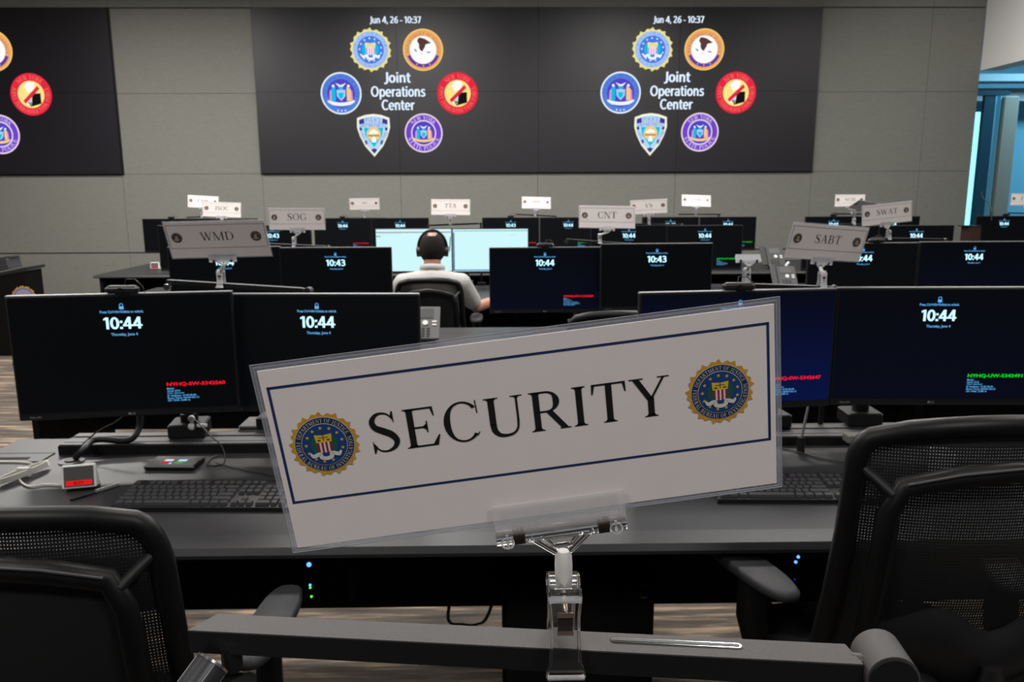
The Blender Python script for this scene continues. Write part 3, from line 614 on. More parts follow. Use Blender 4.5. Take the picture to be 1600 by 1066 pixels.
# text on the lit screens
lt = MB(); M_dtext = mat('screen_text_dark', (.02, .03, .05), .6)
text(lt, 'Inbox', -.28, .12, .035, M_dtext, .003, .02, h=.012); lt.box((0, -.002, .150), (.598, .001, .006), glow('window_bar_red', (.35, .03, .06), 1)); text(lt, 'File  Home  Send  View  Help', -.19, .138, .18, glow('menu_grey', (.4, .65, .75)), .003, .01)
lt.build('window_text', lit1)
lt = MB(); lt.box((0, -.002, .162), (.598, .001, .004), glow('window_bar_green', (.02, .18, .16))); lt.box((0, -.002, -.151), (.598, .001, .008), glow('taskbar_blue', (.02, .18, .5))); lt.box((-.293, -.002, .0), (.010, .001, .3), glow('side_bar', (.02, .10, .25)))
text(lt, 'Untitled', .18, .13, .04, glow('menu_grey', (.4, .65, .75)), .003, .01); lt.build('window_text', lit2)

# ================================================================== LAMP BARS (task lights that carry the signs)
def lamp_bar(pl, pr, label, w=.024, h=.016, near=False, deskz=HD, lknob=True, poleback=.0):
    pl = Vector(pl); pr = Vector(pr); d = pr-pl; L = d.length; ang = math.atan2(d.y, d.x); mid = (pl+pr)/2
    t = empty('task_lamp', (pr.x, pr.y, deskz), label, 'desk lamp', 'slim lamp bars over the monitors')
    T = Matrix.Translation(mid - t.location) @ Matrix.Rotation(ang, 4, 'Z') @ Matrix.Rotation(-math.asin(d.z/L), 4, 'Y')
    b = MB()
    # bar: mitred left end, slot in the top near the right
    a, c = L/2, w/2
    sh = .010 if near else .004
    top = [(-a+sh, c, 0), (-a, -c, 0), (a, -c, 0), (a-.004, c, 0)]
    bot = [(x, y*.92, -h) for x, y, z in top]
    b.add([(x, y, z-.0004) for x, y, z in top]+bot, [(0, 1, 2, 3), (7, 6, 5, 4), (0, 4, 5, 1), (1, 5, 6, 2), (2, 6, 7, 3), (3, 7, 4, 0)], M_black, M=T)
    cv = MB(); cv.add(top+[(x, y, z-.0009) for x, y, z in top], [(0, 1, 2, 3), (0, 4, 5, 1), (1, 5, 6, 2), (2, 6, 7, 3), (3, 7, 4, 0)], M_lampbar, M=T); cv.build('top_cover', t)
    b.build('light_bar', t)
    if near:
        s = MB(); n = 10
        def slot(r, x0, x1): return [(x0+r*math.cos(R(90+180*i/n)), r*math.sin(R(90+180*i/n))) for i in range(n+1)] + [(x1+r*math.cos(R(-90+180*i/n)), r*math.sin(R(-90+180*i/n))) for i in range(n+1)]
        for r, z, m in ((.0034, .0003, M_blackmetal), (.0024, .0006, M_chrome), (.0014, .0009, M_rail)):
            s.add([(x, y+.002, z) for x, y in slot(r, .062, .135)], [tuple(range(2*n+2))], m, M=T)
        s.build('switch_slot', t)
    # joint at the right end with its post down to the desk
    j = MB(); J = T @ Vector((a+.016, 0, -.007)); ax = (T.to_3x3() @ Vector((0, 1, 0))).normalized(); r = .0148 if near else .010
    j.cyl(J-ax*.014, J+ax*.016, r, M_lampbar, n=28); j.cyl(J-ax*.0155, J-ax*.014, r*.9, M_black, n=28); j.cyl(T @ Vector((a-.004, 0, -.005)), J, .0055, M_rail, n=12)
    j.build('joint', t)
    p = MB(); yo = .004 if near else .035; p.cyl(J, (J.x, J.y+yo, -.004+J.z), .008, M_black, n=12); p.cyl((J.x, J.y+yo, J.z), (J.x, J.y+yo, .01), .008, M_black, n=12); p.cyl((J.x, J.y+yo, 0), (J.x, J.y+yo, .022), .035, M_black, n=24); p.build('post', t)
    if lknob:
        k = MB()
        if near:
            c0 = T @ Vector((-a+.021, -.010, -.013)); ax2 = Vector((-.40, -.60, -.50)).normalized(); c1 = c0+ax2*.036
            c0 = c0+ax2*.008
            k.cyl(c0, c1, .0105, M_knob, n=28); k.cyl(c0, c0+ax2*.0015, .0112, M_chrome, n=28); k.cyl(c1-ax2*.0015, c1, .0112, M_chrome, n=28); k.cyl(c1, c1+ax2*.0004, .0088, M_grey, n=28)
            o1 = ax2.orthogonal().normalized(); o2 = ax2.cross(o1)
            for q in range(4):
                o = o1*math.cos(q*1.57)+o2*math.sin(q*1.57); k.tube([c0+o*.0106, c1+o*.0106], .0004, M_ltgrey, n=6)
            k.cyl(T @ Vector((-a+.024, -.003, -.010)), T @ Vector((-a+.024, -.003, -.030)), .0065, M_black, n=12)
        else: k.cyl(T @ Vector((-a+.006, -.008, -h-.004)), T @ Vector((-a+.006, -.024, -h-.007)), .010, M_chrome, n=14); k.cyl(T @ Vector((-a+.006, 0, -.006)), T @ Vector((-a+.006, -.01, -h-.005)), .006, M_black, n=8)
        k.build('end_knob', t)
    return t
ZB = 1.25
FL, FR_ = atZ(290, 985, ZB), atZ(1350, 1035, ZB); BL, BR = atZ(320, 958, ZB), atZ(1330, 1010, ZB)
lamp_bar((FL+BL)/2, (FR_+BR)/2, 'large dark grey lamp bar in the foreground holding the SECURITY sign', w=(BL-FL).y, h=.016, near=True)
def bar_px(x0, y0, x1, y1, D0, D1, label, lk=True):
    a = atY(x0, y0, D0); b = atY(x1, y1, D1); return lamp_bar(a, b, label, w=.022, h=.014, lknob=lk)
bar_px(262, 437, 474, 450, 2.47, 2.44, 'grey lamp bar behind the nearest left monitors, carrying the WMD sign')
bar_px(1172, 443, 1296, 447, 2.50, 2.45, 'grey lamp bar behind the nearest right monitors, carrying the SABT sign', False)
bar_px(392, 379, 508, 384, 4.58, 4.52, 'lamp bar of the second row carrying the SOG sign', False)
bar_px(884, 373, 980, 380, 4.58, 4.52, 'lamp bar of the second row carrying the CNT sign')
bar_px(1362, 371, 1474, 373, 4.58, 4.58, 'lamp bar of the second row carrying the SWAT sign', False)
bar_px(322, 341, 400, 344, 6.58, 6.58, 'lamp bar of the third row carrying the JSOC sign', False)
bar_px(668, 351, 748, 348, 6.60, 6.60, 'thin lamp bar of the third row carrying the TTA sign')
bar_px(985, 349, 1064, 350, 6.60, 6.60, 'lamp bar of the third row carrying the VS sign', False)
bar_px(1310, 349, 1378, 350, 6.60, 6.60, 'lamp bar of the third row carrying the blank tilted grey sign', False)
bar_px(292, 339, 345, 336, 8.80, 8.80, 'lamp bar of the rear row carrying the leftmost sign', False)
bar_px(540, 340, 600, 340, 8.80, 8.80, 'lamp bar of the rear row carrying the sign between SOG and TTA', False)
bar_px(806, 334, 866, 337, 8.80, 8.80, 'lamp bar of the rear row carrying the DOS sign', False)
bar_px(1060, 334, 1122, 334, 8.80, 8.80, 'lamp bar of the rear row carrying the sign with a red star', False)
bar_px(1300, 333, 1362, 334, 8.80, 8.80, 'lamp bar of the rear row behind the SWAT sign', False)
bar_px(1576, 332, 1640, 333, 8.80, 8.80, 'lamp bar of the rear row at the right picture edge', False)

# ================================================================== NAME SIGNS AND CLIPS
SW, SHT = .29, .117
M_sleeve = mat('clear_sleeve', (.6, .62, .70), .12, alpha=.22, spec=.7)
M_edge = mat('sleeve_edge', (.35, .36, .40), .2, alpha=.6)
def name_sign(word, pos, rx, ry, rz, label, wfrac, detail=1, near=False, bright=None, second=None, bar=None, to=None):
    kk = (to or pos[1])/pos[1]; pos = CAM+(Vector(pos)-CAM)*kk
    T = Matrix.Translation(pos) @ Euler((rx, ry, rz), 'XYZ').to_matrix().to_4x4() @ Matrix.Scale(kk, 4)
    t = empty('name_sign', None, label, 'sign', 'white name signs clipped over the monitors', M=T)
    mx, mz = (.0035, .0035)
    pw, ph = SW/2-mx, SHT/2-mz
    # paper sheet with a thin body
    p = MB(); p.box((0, 0, 0), (2*pw, .0006, 2*ph), M_paper); p.build('card', t)
    s = MB(); s.box((0, .0009, 0), (SW, .0004, SHT), M_sleeve)
    if near:
        for (x0, z0, x1, z1) in ((-SW/2, -SHT/2, SW/2, -SHT/2), (SW/2, -SHT/2, SW/2, SHT/2), (SW/2, SHT/2, -SW/2, SHT/2), (-SW/2, SHT/2, -SW/2, -SHT/2)):
            s.tube([(x0, .0007, z0), (x1, .0007, z1)], .00035, M_edge, n=6)
            s.tube([(x0*.987, .0001, z0*.972), (x1*.987, .0001, z1*.972)], .00022, M_edge, n=6)
    s.build('sleeve', t)
    b = MB(); lw_ = .0015 if near else .0012; zt, zb, xb = .0453, -.0250, .1385
    mm = M_navy if near else M_ink
    for q in ([(-xb, zt), (xb, zt), (xb, zt-lw_), (-xb, zt-lw_)], [(-xb, zb), (xb, zb), (xb, zb-lw_), (-xb, zb-lw_)], [(-xb, zt), (-xb+lw_, zt), (-xb+lw_, zb), (-xb, zb)], [(xb-lw_, zt), (xb, zt), (xb, zb), (xb-lw_, zb)]): b.poly(q, .0005, mm)
    b.build('border_line', t)
    zc = (zt+zb)/2; lt_ = MB(); wd = max(wfrac, .1)*SW; nat = wd/serif_width(word)
    serif_text(lt_, word, -.0036 if near else 0, zc, wd, M_ink, .0006, h=nat)
    if wfrac > .05: lt_.build('lettering', t)
    for i, sx in enumerate((-1, 1)):
        e = MB(); rr = .0195 if near else .0165
        if second and sx > 0:
            e.poly(circ(0, 0, .012, 24) if second == 'grey' else star(0, 0, .016), .0005, M_grey if second == 'grey' else M_red)
        else: emblem_fbi(e, 0, 0, rr, .00012 if near else .0003, PAL_PRINT if near else (M_gold, M_dblue, M_dblue, M_pw, M_red, M_yel, M_dblue, M_yel), 2 if near else 1)
        e.build('emblem', t, loc=(sx*.1117-.002, -.0005, zc-.0024))
    if bar is not False: clip(T, bar, word, near)
    return T
def clip(T, bar, word, near, lab=None):
    """clear spring clip: jaw along the card's lower edge, knuckle, grip pinching the lamp bar"""
    foot = T @ Vector((0.012 if near else 0, 0, -SHT/2)); B = Vector(bar) if bar else Vector((foot.x, foot.y+.005, ZB))
    t = empty('sign_clip', B, lab or 'clear plastic clip holding the %s sign to its lamp bar' % word, 'clip', 'clear sign clips')
    Ti = Matrix.Translation(-B); A = Ti @ Matrix.Translation(foot) @ T.to_3x3().to_4x4(); sg = M_acryl if near else M_clip
    j = MB(); W = .077
    j.box((0, -.0035, .004), (W, .0014, .022), M_plate if near else sg, A, bev=.0005); j.box((0, .0030, .003), (W, .0014, .018), sg, A, bev=.0005)
    def C(a, b, r, m, n=16): j.cyl(A @ Vector(a), A @ Vector(b), r, m, n=n)
    C((-W/2, -.001, -.008), (-.0285, -.001, -.008), .0046, sg); C((.0285, -.001, -.008), (W/2, -.001, -.008), .0046, sg); C((-.0215, -.001, -.008), (.0215, -.001, -.008), .0046, sg)
    j.build('jaw', t)
    for sx in (-1, 1):
        s = MB()
        for k in range(6): s.tube([A @ Vector((sx*.025+(k-2.5)*.0011, -.001+.0046*math.cos(u*.785), -.008+.0046*math.sin(u*.785))) for u in range(8)], .0006, M_dspring, n=6, closed=True)
        s.cyl(A @ Vector((sx*.0215, -.001, -.008)), A @ Vector((sx*.0285, -.001, -.008)), .0042, M_dspring, n=14)
        s.build('jaw_spring', t)
    if near:
        for sx in (-1, 1): l = MB(); l.tube([A @ Vector((sx*.032+.0035*math.sin(u*.52), -.0058, -.009+.0035*math.cos(u*.52)*-1)) for u in range(12)], .0007, M_clip, n=6, closed=True); l.tube([A @ Vector((sx*.032, -.0055, -.004)), A @ Vector((sx*.032, -.0055, -.012))], .0009, M_clip, n=6); l.build('latch', t)
    K0 = A @ Vector((0, -.001, -.022)); top = Vector((0, 0, .040)) if near else Vector((0, -.002, .036))
    v = MB()
    for sx in (-1, 1): v.tube([A @ Vector((sx*.019, -.001, -.010)), A @ Vector((sx*.004, -.001, -.023))], .0018, sg, n=8); v.tube([A @ Vector((sx*.012, -.001, -.010)), A @ Vector((sx*.003, -.001, -.020))], .0013, sg, n=8)
    v.tube([A @ Vector((-.006, -.001, -.018)), A @ Vector((.006, -.001, -.018))], .0018, sg, n=8)
    v.build('neck', t)
    k = MB(); k.tube([K0, K0.lerp(top, .15), K0.lerp(top, .5), K0.lerp(top, .9), top+Vector((0, 0, -.002))], [.0036, .0050, .0053, .0051, .0048], M_knuckle, n=14); k.build('knuckle', t)
    g = MB(); hw = [(.040, .0088, -.010), (.034, .0092, -.011), (.022, .0080, -.0125), (.008, .0078, -.0150), (-.004, .0086, -.0165), (-.0085, .0104, -.0180), (-.0105, .0108, -.0210)]
    for side in (1, -1):
        pr = [(z, w_, (y-.0005) if side > 0 else -(y-.0005)) for z, w_, y in hw]
        for th in (0,):
            vs = []
            for z, w_, y in pr:
                for xx in (-w_, w_):
                    for dy in (-.0009, .0009): vs.append((xx, y+dy, z))
            fs = []
            n = len(pr)
            for i in range(n-1):
                a = i*4; b = a+4
                fs += [(a, a+2, b+2, b), (a+1, b+1, b+3, a+3), (a, b, b+1, a+1), (a+2, a+3, b+3, b+2)]
            fs += [(0, 1, 3, 2), (4*n-4, 4*n-2, 4*n-1, 4*n-3)]
            g.add(vs, fs, sg)
        for sx in (-1, 1): g.tube([(sx*w_, y, z) for z, w_, y in pr], .0010, sg, n=6)
        g.tube([(-pr[-1][1], pr[-1][2], pr[-1][0]), (pr[-1][1], pr[-1][2], pr[-1][0])], .0016, M_clip, n=8)
    g.cyl((-.0095, 0, .039), (.0095, 0, .039), .0048, sg, n=16); g.cyl((-.0095, -.011, .033), (.0095, -.011, .033), .0020, M_clip, n=12); g.cyl((-.0095, .011, .033), (.0095, .011, .033), .0020, M_clip, n=12)
    g.box((0, 0, .036), (.016, .020, .0016), sg)
    g.build('grip', t)
    s2 = MB()
    for z in (.014, .0255): s2.box((0, -.0150, z), (.0095, .0008, .0030), M_spring)
    s2.box((0, -.0140, .020), (.0090, .0008, .014), M_dspring); s2.tube([(0, -.0145, .0255), (0, -.008, .0285), (0, .008, .0285), (0, .0145, .0255)], .0022, M_spring, n=6, flat=.4)
    s2.build('grip_spring', t)
    return t
c0 = atZ(880, 1002, ZB)
name_sign('SECURITY', (.016, .434, 1.387), .125, -.119, .029, 'large white SECURITY sign in a clear sleeve, in the foreground', .592, near=True, bar=(c0.x, c0.y, ZB))
for wd_, p_, r_, lab_, wf_, sec_, bp_, to_ in (
    ('WMD', (-.788, 2.272, 1.387), (.386, -.022, -.037), 'white WMD sign above the nearest left monitors', .33, None, (346, 443, 2.455), 2.35),
    ('SABT', (1.017, 2.473, 1.355), (.223, .079, .31), 'white SABT sign above the nearest right monitors', .34, None, (1284, 445, 2.45), None),
    ('SOG', (-1.04, 4.192, 1.377), (.02, .007, .063), 'white SOG sign over the second row, right of WMD', .34, None, (460, 382, 4.55), 4.5),
    ('CNT', (.551, 4.095, 1.382), (-.20, .021, .01), 'white CNT sign over the second row, right of the man', .34, None, (937, 377, 4.55), 4.5),
    ('SWAT', (2.133, 4.41, 1.383), (.017, -.095, .075), 'white SWAT sign over the second row at the right', .42, None, (1388, 371, 4.58), 4.5),
    ('VS', (1.166, 6.276, 1.386), (.216, -.048, -.09), 'white VS sign partly behind the CNT sign', .2, None, (1014, 349, 6.6), 6.5),
    ('JSOC', (-2.109, 6.217, 1.381), (-.112, .039, .059), 'white JSOC sign above the WMD sign', .36, None, (348, 342, 6.58), 6.5),
    ('TTA', (-.346, 5.875, 1.398), (-.049, .01, -.102), 'white TTA sign above the man', .3, None, (704, 349, 6.6), 6.5),
    ('TSA', (-1.283, 7.801, 1.392), (.245, -.004, .104), 'small white sign between the SOG and TTA signs', .17, 'grey', (570, 340, 8.80), 8.65),
    ('DOS', (.368, 7.858, 1.395), (-.124, .027, .135), 'small white DOS sign left of the CNT sign', .24, 'grey', (836, 336, 8.80), 8.65),
    ('USSS', (1.922, 7.855, 1.408), (-.246, .036, .033), 'small white sign with a red star at its right end', .32, 'star', (1087, 334, 8.80), 8.65),
    ('FAMS', tuple(atY(317.5, 315.5, 7.6)), (0, .06, 0), 'small white sign half hidden behind the JSOC sign', .34, 'grey', (316, 338, 8.80), 8.6),
    ('NCIS', tuple(atY(1328, 313.5, 7.6)), (0, 0, 0), 'small white sign behind the tilted grey one at the right', .34, None, (1330, 333, 8.80), 8.6),
    ('FBI', tuple(atY(1602, 311.5, 7.9)), (0, 0, 0), 'small white sign cut off by the right picture edge', .3, None, (1604, 332, 8.80), 8.65),
    ('S', tuple(atY(1350, 322, 6.4)), (.95, .12, .55), 'grey shaded sign tilted forward, between the white sign and SWAT', .01, None, (1334, 349, 6.6), None)):
    name_sign(wd_, p_, *r_, lab_, wf_, second=sec_, bar=tuple(atY(*bp_)), to=to_)
# empty clip over the nearest right monitors
_p = atY(1169, 405, 2.44); clip(Matrix.Translation(_p) @ Matrix.Rotation(R(-35), 4, 'X') @ Matrix.Translation((0, 0, SHT/2)), tuple(atY(1166, 440, 2.47)), '', False, 'empty clear clip without a sign, behind the webcam at right')

# ================================================================== WEBCAMS
def webcam(px, py, D, label, w=.095):
    p = atY(px, py, D); t = empty('webcam', (p.x, D+.012, p.z), label, 'webcam', 'webcams perched on monitors')
    b = MB(); b.box((0, -.004, .012), (w, .026, .020), M_black, bev=.008); b.box((0, -.0045, .022), (w*.8, .018, .005), M_grey, bev=.002); b.build('body', t)
    MB().cyl((0, -.017, .012), (0, -.021, .012), .008, M_blackmetal, n=18).build('lens', t)
    c = MB(); c.box((0, .004, .001), (.04, .034, .004), M_black); c.box((0, .030, -.02), (.04, .008, .04), M_black); c.build('mount', t)
    MB().tube([(0, .008, .02), (.005, .014, .040), (.03, .014, .040), (.05, .012, .020), (.055, .014, 0), (.056, .02, -.04)], .0016, M_black, n=6).build('cable', t)
webcam(190, 460, 2.29, 'black webcam on top of the nearest left monitor'); webcam(1155, 455, 2.33, 'dark webcam on top of the nearest right monitor, by the empty clip')
webcam(852, 387, 4.40, 'webcam on the second row monitor beside the man'); webcam(1303, 338, 8.65, 'webcam on the rear row monitor above SABT', .07); webcam(1573, 337, 8.65, 'webcam on the rear row monitor at the right edge', .07)
webcam(267, 341.5, 8.65, 'webcam on the rear row monitor at far left', .07); webcam(535, 341, 8.65, 'webcam on the rear row monitor right of SOG', .06); webcam(798, 340, 8.65, 'webcam on the rear row monitor left of the DOS sign post', .07)
webcam(1370, 380, 4.42, 'grey webcam behind the SWAT sign post on the second row')

# ================================================================== MOUNTING RAILS
def rail(x0, x1, y, label):
    t = empty('mounting_rail', ((x0+x1)/2, y, HD), label, 'rail', 'monitor mounting rails'); L = x1-x0
    b = MB(); b.box((0, 0, .014), (L, .125, .028), M_blackmetal); b.build('base', t)
    g = MB()
    for yy, ww in ((-.048, .02), (-.012, .04), (.043, .034)): g.box((0, yy, .0295), (L-.004, ww, .003), M_rail)
    g.build('cover_strip', t)
rail(-1.33, -.12, 2.39, 'black grooved mounting rail under the nearest left monitors'); rail(.42, 1.85, 2.41, 'black grooved mounting rail under the nearest right monitors')

# ================================================================== KEYBOARDS
def keyboard(loc, rz, label):
    t = empty('keyboard', loc, label, 'keyboard', 'black desktop keyboards', rz=rz)
    W, Dp = .455, .155
    b = MB(); vs = [(-W/2, -Dp/2, 0), (W/2, -Dp/2, 0), (W/2, Dp/2, 0), (-W/2, Dp/2, 0), (-W/2+.003, -Dp/2, .012), (W/2-.003, -Dp/2, .012), (W/2-.003, Dp/2-.002, .026), (-W/2+.003, Dp/2-.002, .026)]
    b.add(vs, [(3, 2, 1, 0), (4, 5, 6, 7), (0, 1, 5, 4), (1, 2, 6, 5), (2, 3, 7, 6), (3, 0, 4, 7)], M_black); b.build('case', t)
    rows = []; u = .019
    def row(y, x, ws):
        for w_ in ws:
            if w_ > 0: rows.append((x+w_*u/2, y, w_*u-.0025))
            x += abs(w_)*u
    x0 = -W/2+.010
    row(5, x0, [1, -1, 1, 1, 1, 1, -.5, 1, 1, 1, 1, -.5, 1, 1, 1, 1]); row(4, x0, [1]*13+[2]); row(3, x0, [1.5]+[1]*12+[1.5]); row(2, x0, [1.75]+[1]*11+[2.25]); row(1, x0, [2.25]+[1]*10+[2.75]); row(0, x0, [1.25]*3+[6.25]+[1.25]*4)
    xn = x0+15.25*u
    row(5, xn, [1]*3); row(4, xn, [1]*3); row(3, xn, [1]*3); row(1, xn+u, [1]); row(0, xn, [1]*3)
    xp = xn+3.25*u
    for r_ in (4, 3, 2, 1): row(r_, xp, [1]*4)
    row(0, xp, [2, 1, 1])
    k = MB()
    for x, r_, w_ in rows:
        y = -Dp/2+.016+r_*.0205+(.006 if r_ == 5 else 0); z = .012+(y+Dp/2)*.09
        h = .0075; a = w_/2; c = .008
        k.add([(x-a, y-c, z), (x+a, y-c, z), (x+a, y+c, z), (x-a, y+c, z), (x-a+.0018, y-c+.002, z+h), (x+a-.0018, y-c+.002, z+h), (x+a-.0018, y+c-.001, z+h+.0015), (x-a+.0018, y+c-.001, z+h+.0015)],
              [(4, 5, 6, 7), (0, 1, 5, 4), (1, 2, 6, 5), (2, 3, 7, 6), (3, 0, 4, 7)], M_keytop)
    tag(k.build('keys', t), kind='stuff')
M_keytop = mat('keycap_plastic', (.045, .045, .047), .22)
keyboard((-.742, 1.955, HD), R(-1.5), 'black keyboard on the near desk at left, beside the white display')
keyboard((.775, 1.965, HD), R(-2), 'black keyboard at right, partly behind the SECURITY sign')

# ================================================================== SMALL THINGS ON THE NEAR DESK
def white_display(loc, rz, label, s=1):
    t = empty('room_display', loc, label, 'small display', 'small white desk displays', rz=rz)
    b = MB(); T = Matrix.Rotation(R(-12), 4, 'X')
    b.box((0, 0, .042*s), (.088*s, .010*s, .066*s), M_white, T, bev=.004*s); b.build('case', t)
    f = MB(); f.add([(-.042*s, .006*s, .012*s), (-.042*s, .05*s, .001), (-.042*s, .016*s, .074*s), (.042*s, .006*s, .012*s), (.042*s, .05*s, .001), (.042*s, .016*s, .074*s)], [(0, 1, 2), (5, 4, 3), (1, 4, 5, 2), (0, 3, 4, 1)], M_white); f.build('foot', t)
    g = MB(); g.add([T @ Vector(v) for v in ((-.038*s, -.0056*s, .014*s), (.038*s, -.0056*s, .014*s), (.038*s, -.0056*s, .070*s), (-.038*s, -.0056*s, .070*s))], [(0, 1, 2, 3)], mat('display_glass_grey', (.09, .09, .09), .2))
    g.build('glass', t)
    r = MB(); r.add([T @ Vector(v) for v in ((-.033*s, -.0064*s, .018*s), (.033*s, -.0064*s, .018*s), (.033*s, -.0064*s, .031*s), (-.033*s, -.0064*s, .031*s))], [(0, 1, 2, 3)], glow('red_bar', (.75, .01, .01), 1.0))
    text(r, 'BUSY', 0, .0245*s, .026*s, mat('bar_text', (.03, 0, 0), .5), .0072*s, .02, M=T); r.build('red_bar', t)
_p = atZ(122, 770, HD); white_display((_p.x, _p.y+.01, HD), R(14), 'white framed small display with red bar on the near desk', .95)
_p = atZ(210, 429, HD); white_display((_p.x, 8.15, HD), R(0), 'tiny white display with red bar on the rear desk', 1.0)
def cable(name, pts, r, m, label): 
    n = len(pts); P = []
    pp = [pts[0]]+pts+[pts[-1]]
    for i in range(1, n):
        p0, p1, p2, p3 = [Vector(q) for q in pp[i-1:i+3]]
        for k in range(6):
            t = k/6; P.append(.5*((2*p1)+(-p0+p2)*t+(2*p0-5*p1+4*p2-p3)*t*t+(-p0+3*p1-3*p2+p3)*t**3))
    P.append(Vector(pts[-1])); o = MB().tube(P, r, m, n=8).build(name); tag(o, label, 'cable'); return o
def Z(x, y, z=HD+.004): return atZ(x, y, z)
cw = mat('cable_cream', (.55, .53, .48), .5)
cable('usb_cable', [Z(100, 758), Z(70, 757), Z(45, 760), Z(31, 750), Z(36, 738), Z(55, 728)], .0028, cw, 'white cable running from the small white display to its coil')
cl = MB()
for k in range(5):
    c = Z(38, 744); cl.tube([c+Vector((.028*math.cos(u*.39)*(1-.03*k), .0, .006+.003*k))+Vector((-.010*math.sin(u*.39), .012*math.sin(u*.39)+.075*math.cos(u*.39), 0)) for u in range(16)], .0026, cw, n=6, closed=True)
cl.box(tuple(Z(38, 744)+Vector((0, 0, .012))), (.034, .012, .024), cw)
tag(cl.build('cable_coil'), 'bundled coil of white cable near the left end of the desk', 'cable')
cable('white_lead', [Z(-60, 724), Z(-10, 722), Z(30, 722), Z(50, 724)], .0028, cw, 'straight white lead at the left picture edge on the desk')
cable('power_cable', [Z(118, 716, HD+.01), Z(130, 703, .775), atY(150, 692, 2.33)+Vector((0, 0, .01)), atY(200, 688, 2.34), atY(217, 670, 2.38), atY(219, 646, 2.4), atY(219, 630, 2.4)], .010, M_black, 'thick black cable sleeve curving down from the left monitor')
cable('thin_cable', [atY(198, 646, 2.36), atY(180, 660, 2.34), atY(150, 676, 2.33), Z(128, 696, .78)], .0022, M_black, 'thin black cable hanging under the left monitor')
cable('thin_cable', [atY(305, 656, 2.36), atY(330, 682, 2.3), atY(348, 700, 2.27), Z(350, 724), Z(325, 727), Z(330, 716), Z(345, 712)], .0020, M_black, 'thin dark cable looping down beside the right pole')
cable('thin_cable', [Z(338, 724), Z(370, 732), Z(420, 742), Z(460, 750)], .0018, M_black, 'fine dark cable lying behind the left keyboard')
cable('headset_cable', [Z(1218, 700), Z(1245, 706), Z(1280, 716), Z(1330, 724), Z(1380, 735)], .0022, M_black, 'dark cable arching over the right keyboard')
# cable grommet plate
gp = empty('desk_grommet', Z(22, 716, HD), 'flat rectangular cable hatch at the left end of the desk', 'cable hatch')
MB().box((0, 0, .001), (.20, .075, .002), M_desk).build('plate', gp); MB().box((0, -.01, .0025), (.10, .018, .001), M_deskdark).build('slot', gp)
_g = MB()
for a in (((0, .0385, .0015), (.20, .003, .002)), ((0, -.0385, .0015), (.20, .003, .002)), ((.1, 0, .0015), (.003, .077, .002))): _g.box(*a, M_deskdark)
_g.build('rim', gp)
gr = empty('cable_grommet', Z(112, 722, HD), 'round grey cable grommet under the thick black cable', 'cable grommet')
MB().cyl((0, 0, 0), (0, 0, .004), .035, M_rail, n=28).build('rim', gr); MB().cyl((0, 0, .004), (0, 0, .008), .018, M_black, n=20).build('hole_brush', gr)
# pen
pn = empty('pen', Z(150, 769, HD), 'slim silver and black pen lying before the white display', 'pen')
a = Z(110, 781)-pn.location; b = Z(185, 758)-pn.location; mdp = a.lerp(b, .5)
MB().cyl(a, mdp, .0035, M_black, r1=.0045, n=12).build('barrel', pn); MB().cyl(mdp, b, .0045, M_grey, n=12).build('cap', pn); MB().tube([mdp+Vector((0, 0, .006)), b+Vector((0, 0, .006))], .0009, M_chrome, n=6).build('pocket_clip', pn)
# touch control panel
tp = empty('control_pad', Z(274, 728, HD), 'flat black touch pad with lit red, white and green icons', 'touch pad', rz=R(-3))
MB().box((0, 0, .008), (.142, .085, .014), M_black, bev=.003).build('case', tp); MB().box((0, -.0432, .012), (.148, .0012, .0022), M_ltgrey).build('trim_edge', tp)
ic = MB()
for x, y, c, n_ in ((-.018, .004, (.8, .75, .8), 'pad_white'), (.022, .004, (.5, .75, 1), 'pad_blue'), (-.022, -.013, (.5, .03, .04), 'pad_red'), (.018, -.016, (.1, .35, .05), 'pad_green')): ic.box((x, y, .0154), (.024, .014, .0006), glow(n_, c, 1.0))
ic.cyl((-.004, -.022, .015), (-.004, -.022, .0160), .004, M_led_c, n=12); ic.build('icons', tp)
# white hinged clips on the pole
hc = empty('cable_clamp', atY(300, 664, 2.38), 'white plastic cable clamps on the monitor pole, left of the sign', 'clamp')
_m = MB(); _m.ell((0, 0, .020), (.011, .009, .010), M_white); _m.ell((.0, 0, -.006), (.013, .009, .011), M_white); _m.box((.028, 0, -.002), (.035, .008, .010), M_white, bev=.002); _m.cyl((0, .0, -.01), (0, 0, .02), .005, M_white, n=10); _m.build('clamp_body', hc)
MB().cyl((.012, -.004, -.012), (.012, .012, .03), .006, M_black, n=12).build('hinge', hc)
# stacked devices by the pole behind the sign
dv = empty('docking_station', Z(392, 700, HD), 'grey flat docking station standing behind the rail, at the sign\'s left edge', 'docking station')
MB().box((0.02, .13, .018), (.17, .12, .036), M_black, bev=.006).build('case', dv); MB().box((0.02, .13, .042), (.16, .11, .010), M_grey, bev=.004).build('top_cover', dv)
MB().box((.02, .068, .020), (.05, .002, .008), M_ltgrey).build('label_plate', dv)
# right side: stick and block
sk = empty('hinged_stand', atZ(1252, 686, .78), 'slanted grey stick rising to the nearest right monitor', 'stand')
_a = atY(1263, 634, 2.37)-sk.location; MB().tube([Vector((0, 0, 0)), _a*.5, _a], .009, M_grey, n=8, flat=.35).build('stick', sk); MB().cyl((0, 0, -.04), (0, 0, .006), .012, M_black, n=14).build('foot', sk)
bk = empty('adapter_block', atZ(1342, 690, .772), 'pale grey adapter block on the rail behind the right chair', 'adapter')
MB().box((0, 0, .012), (.085, .04, .024), mat('adapter_grey', (.17, .17, .155), .6), bev=.003).build('case', bk); MB().box((.0, -.021, .012), (.02, .002, .008), M_black).build('socket', bk)
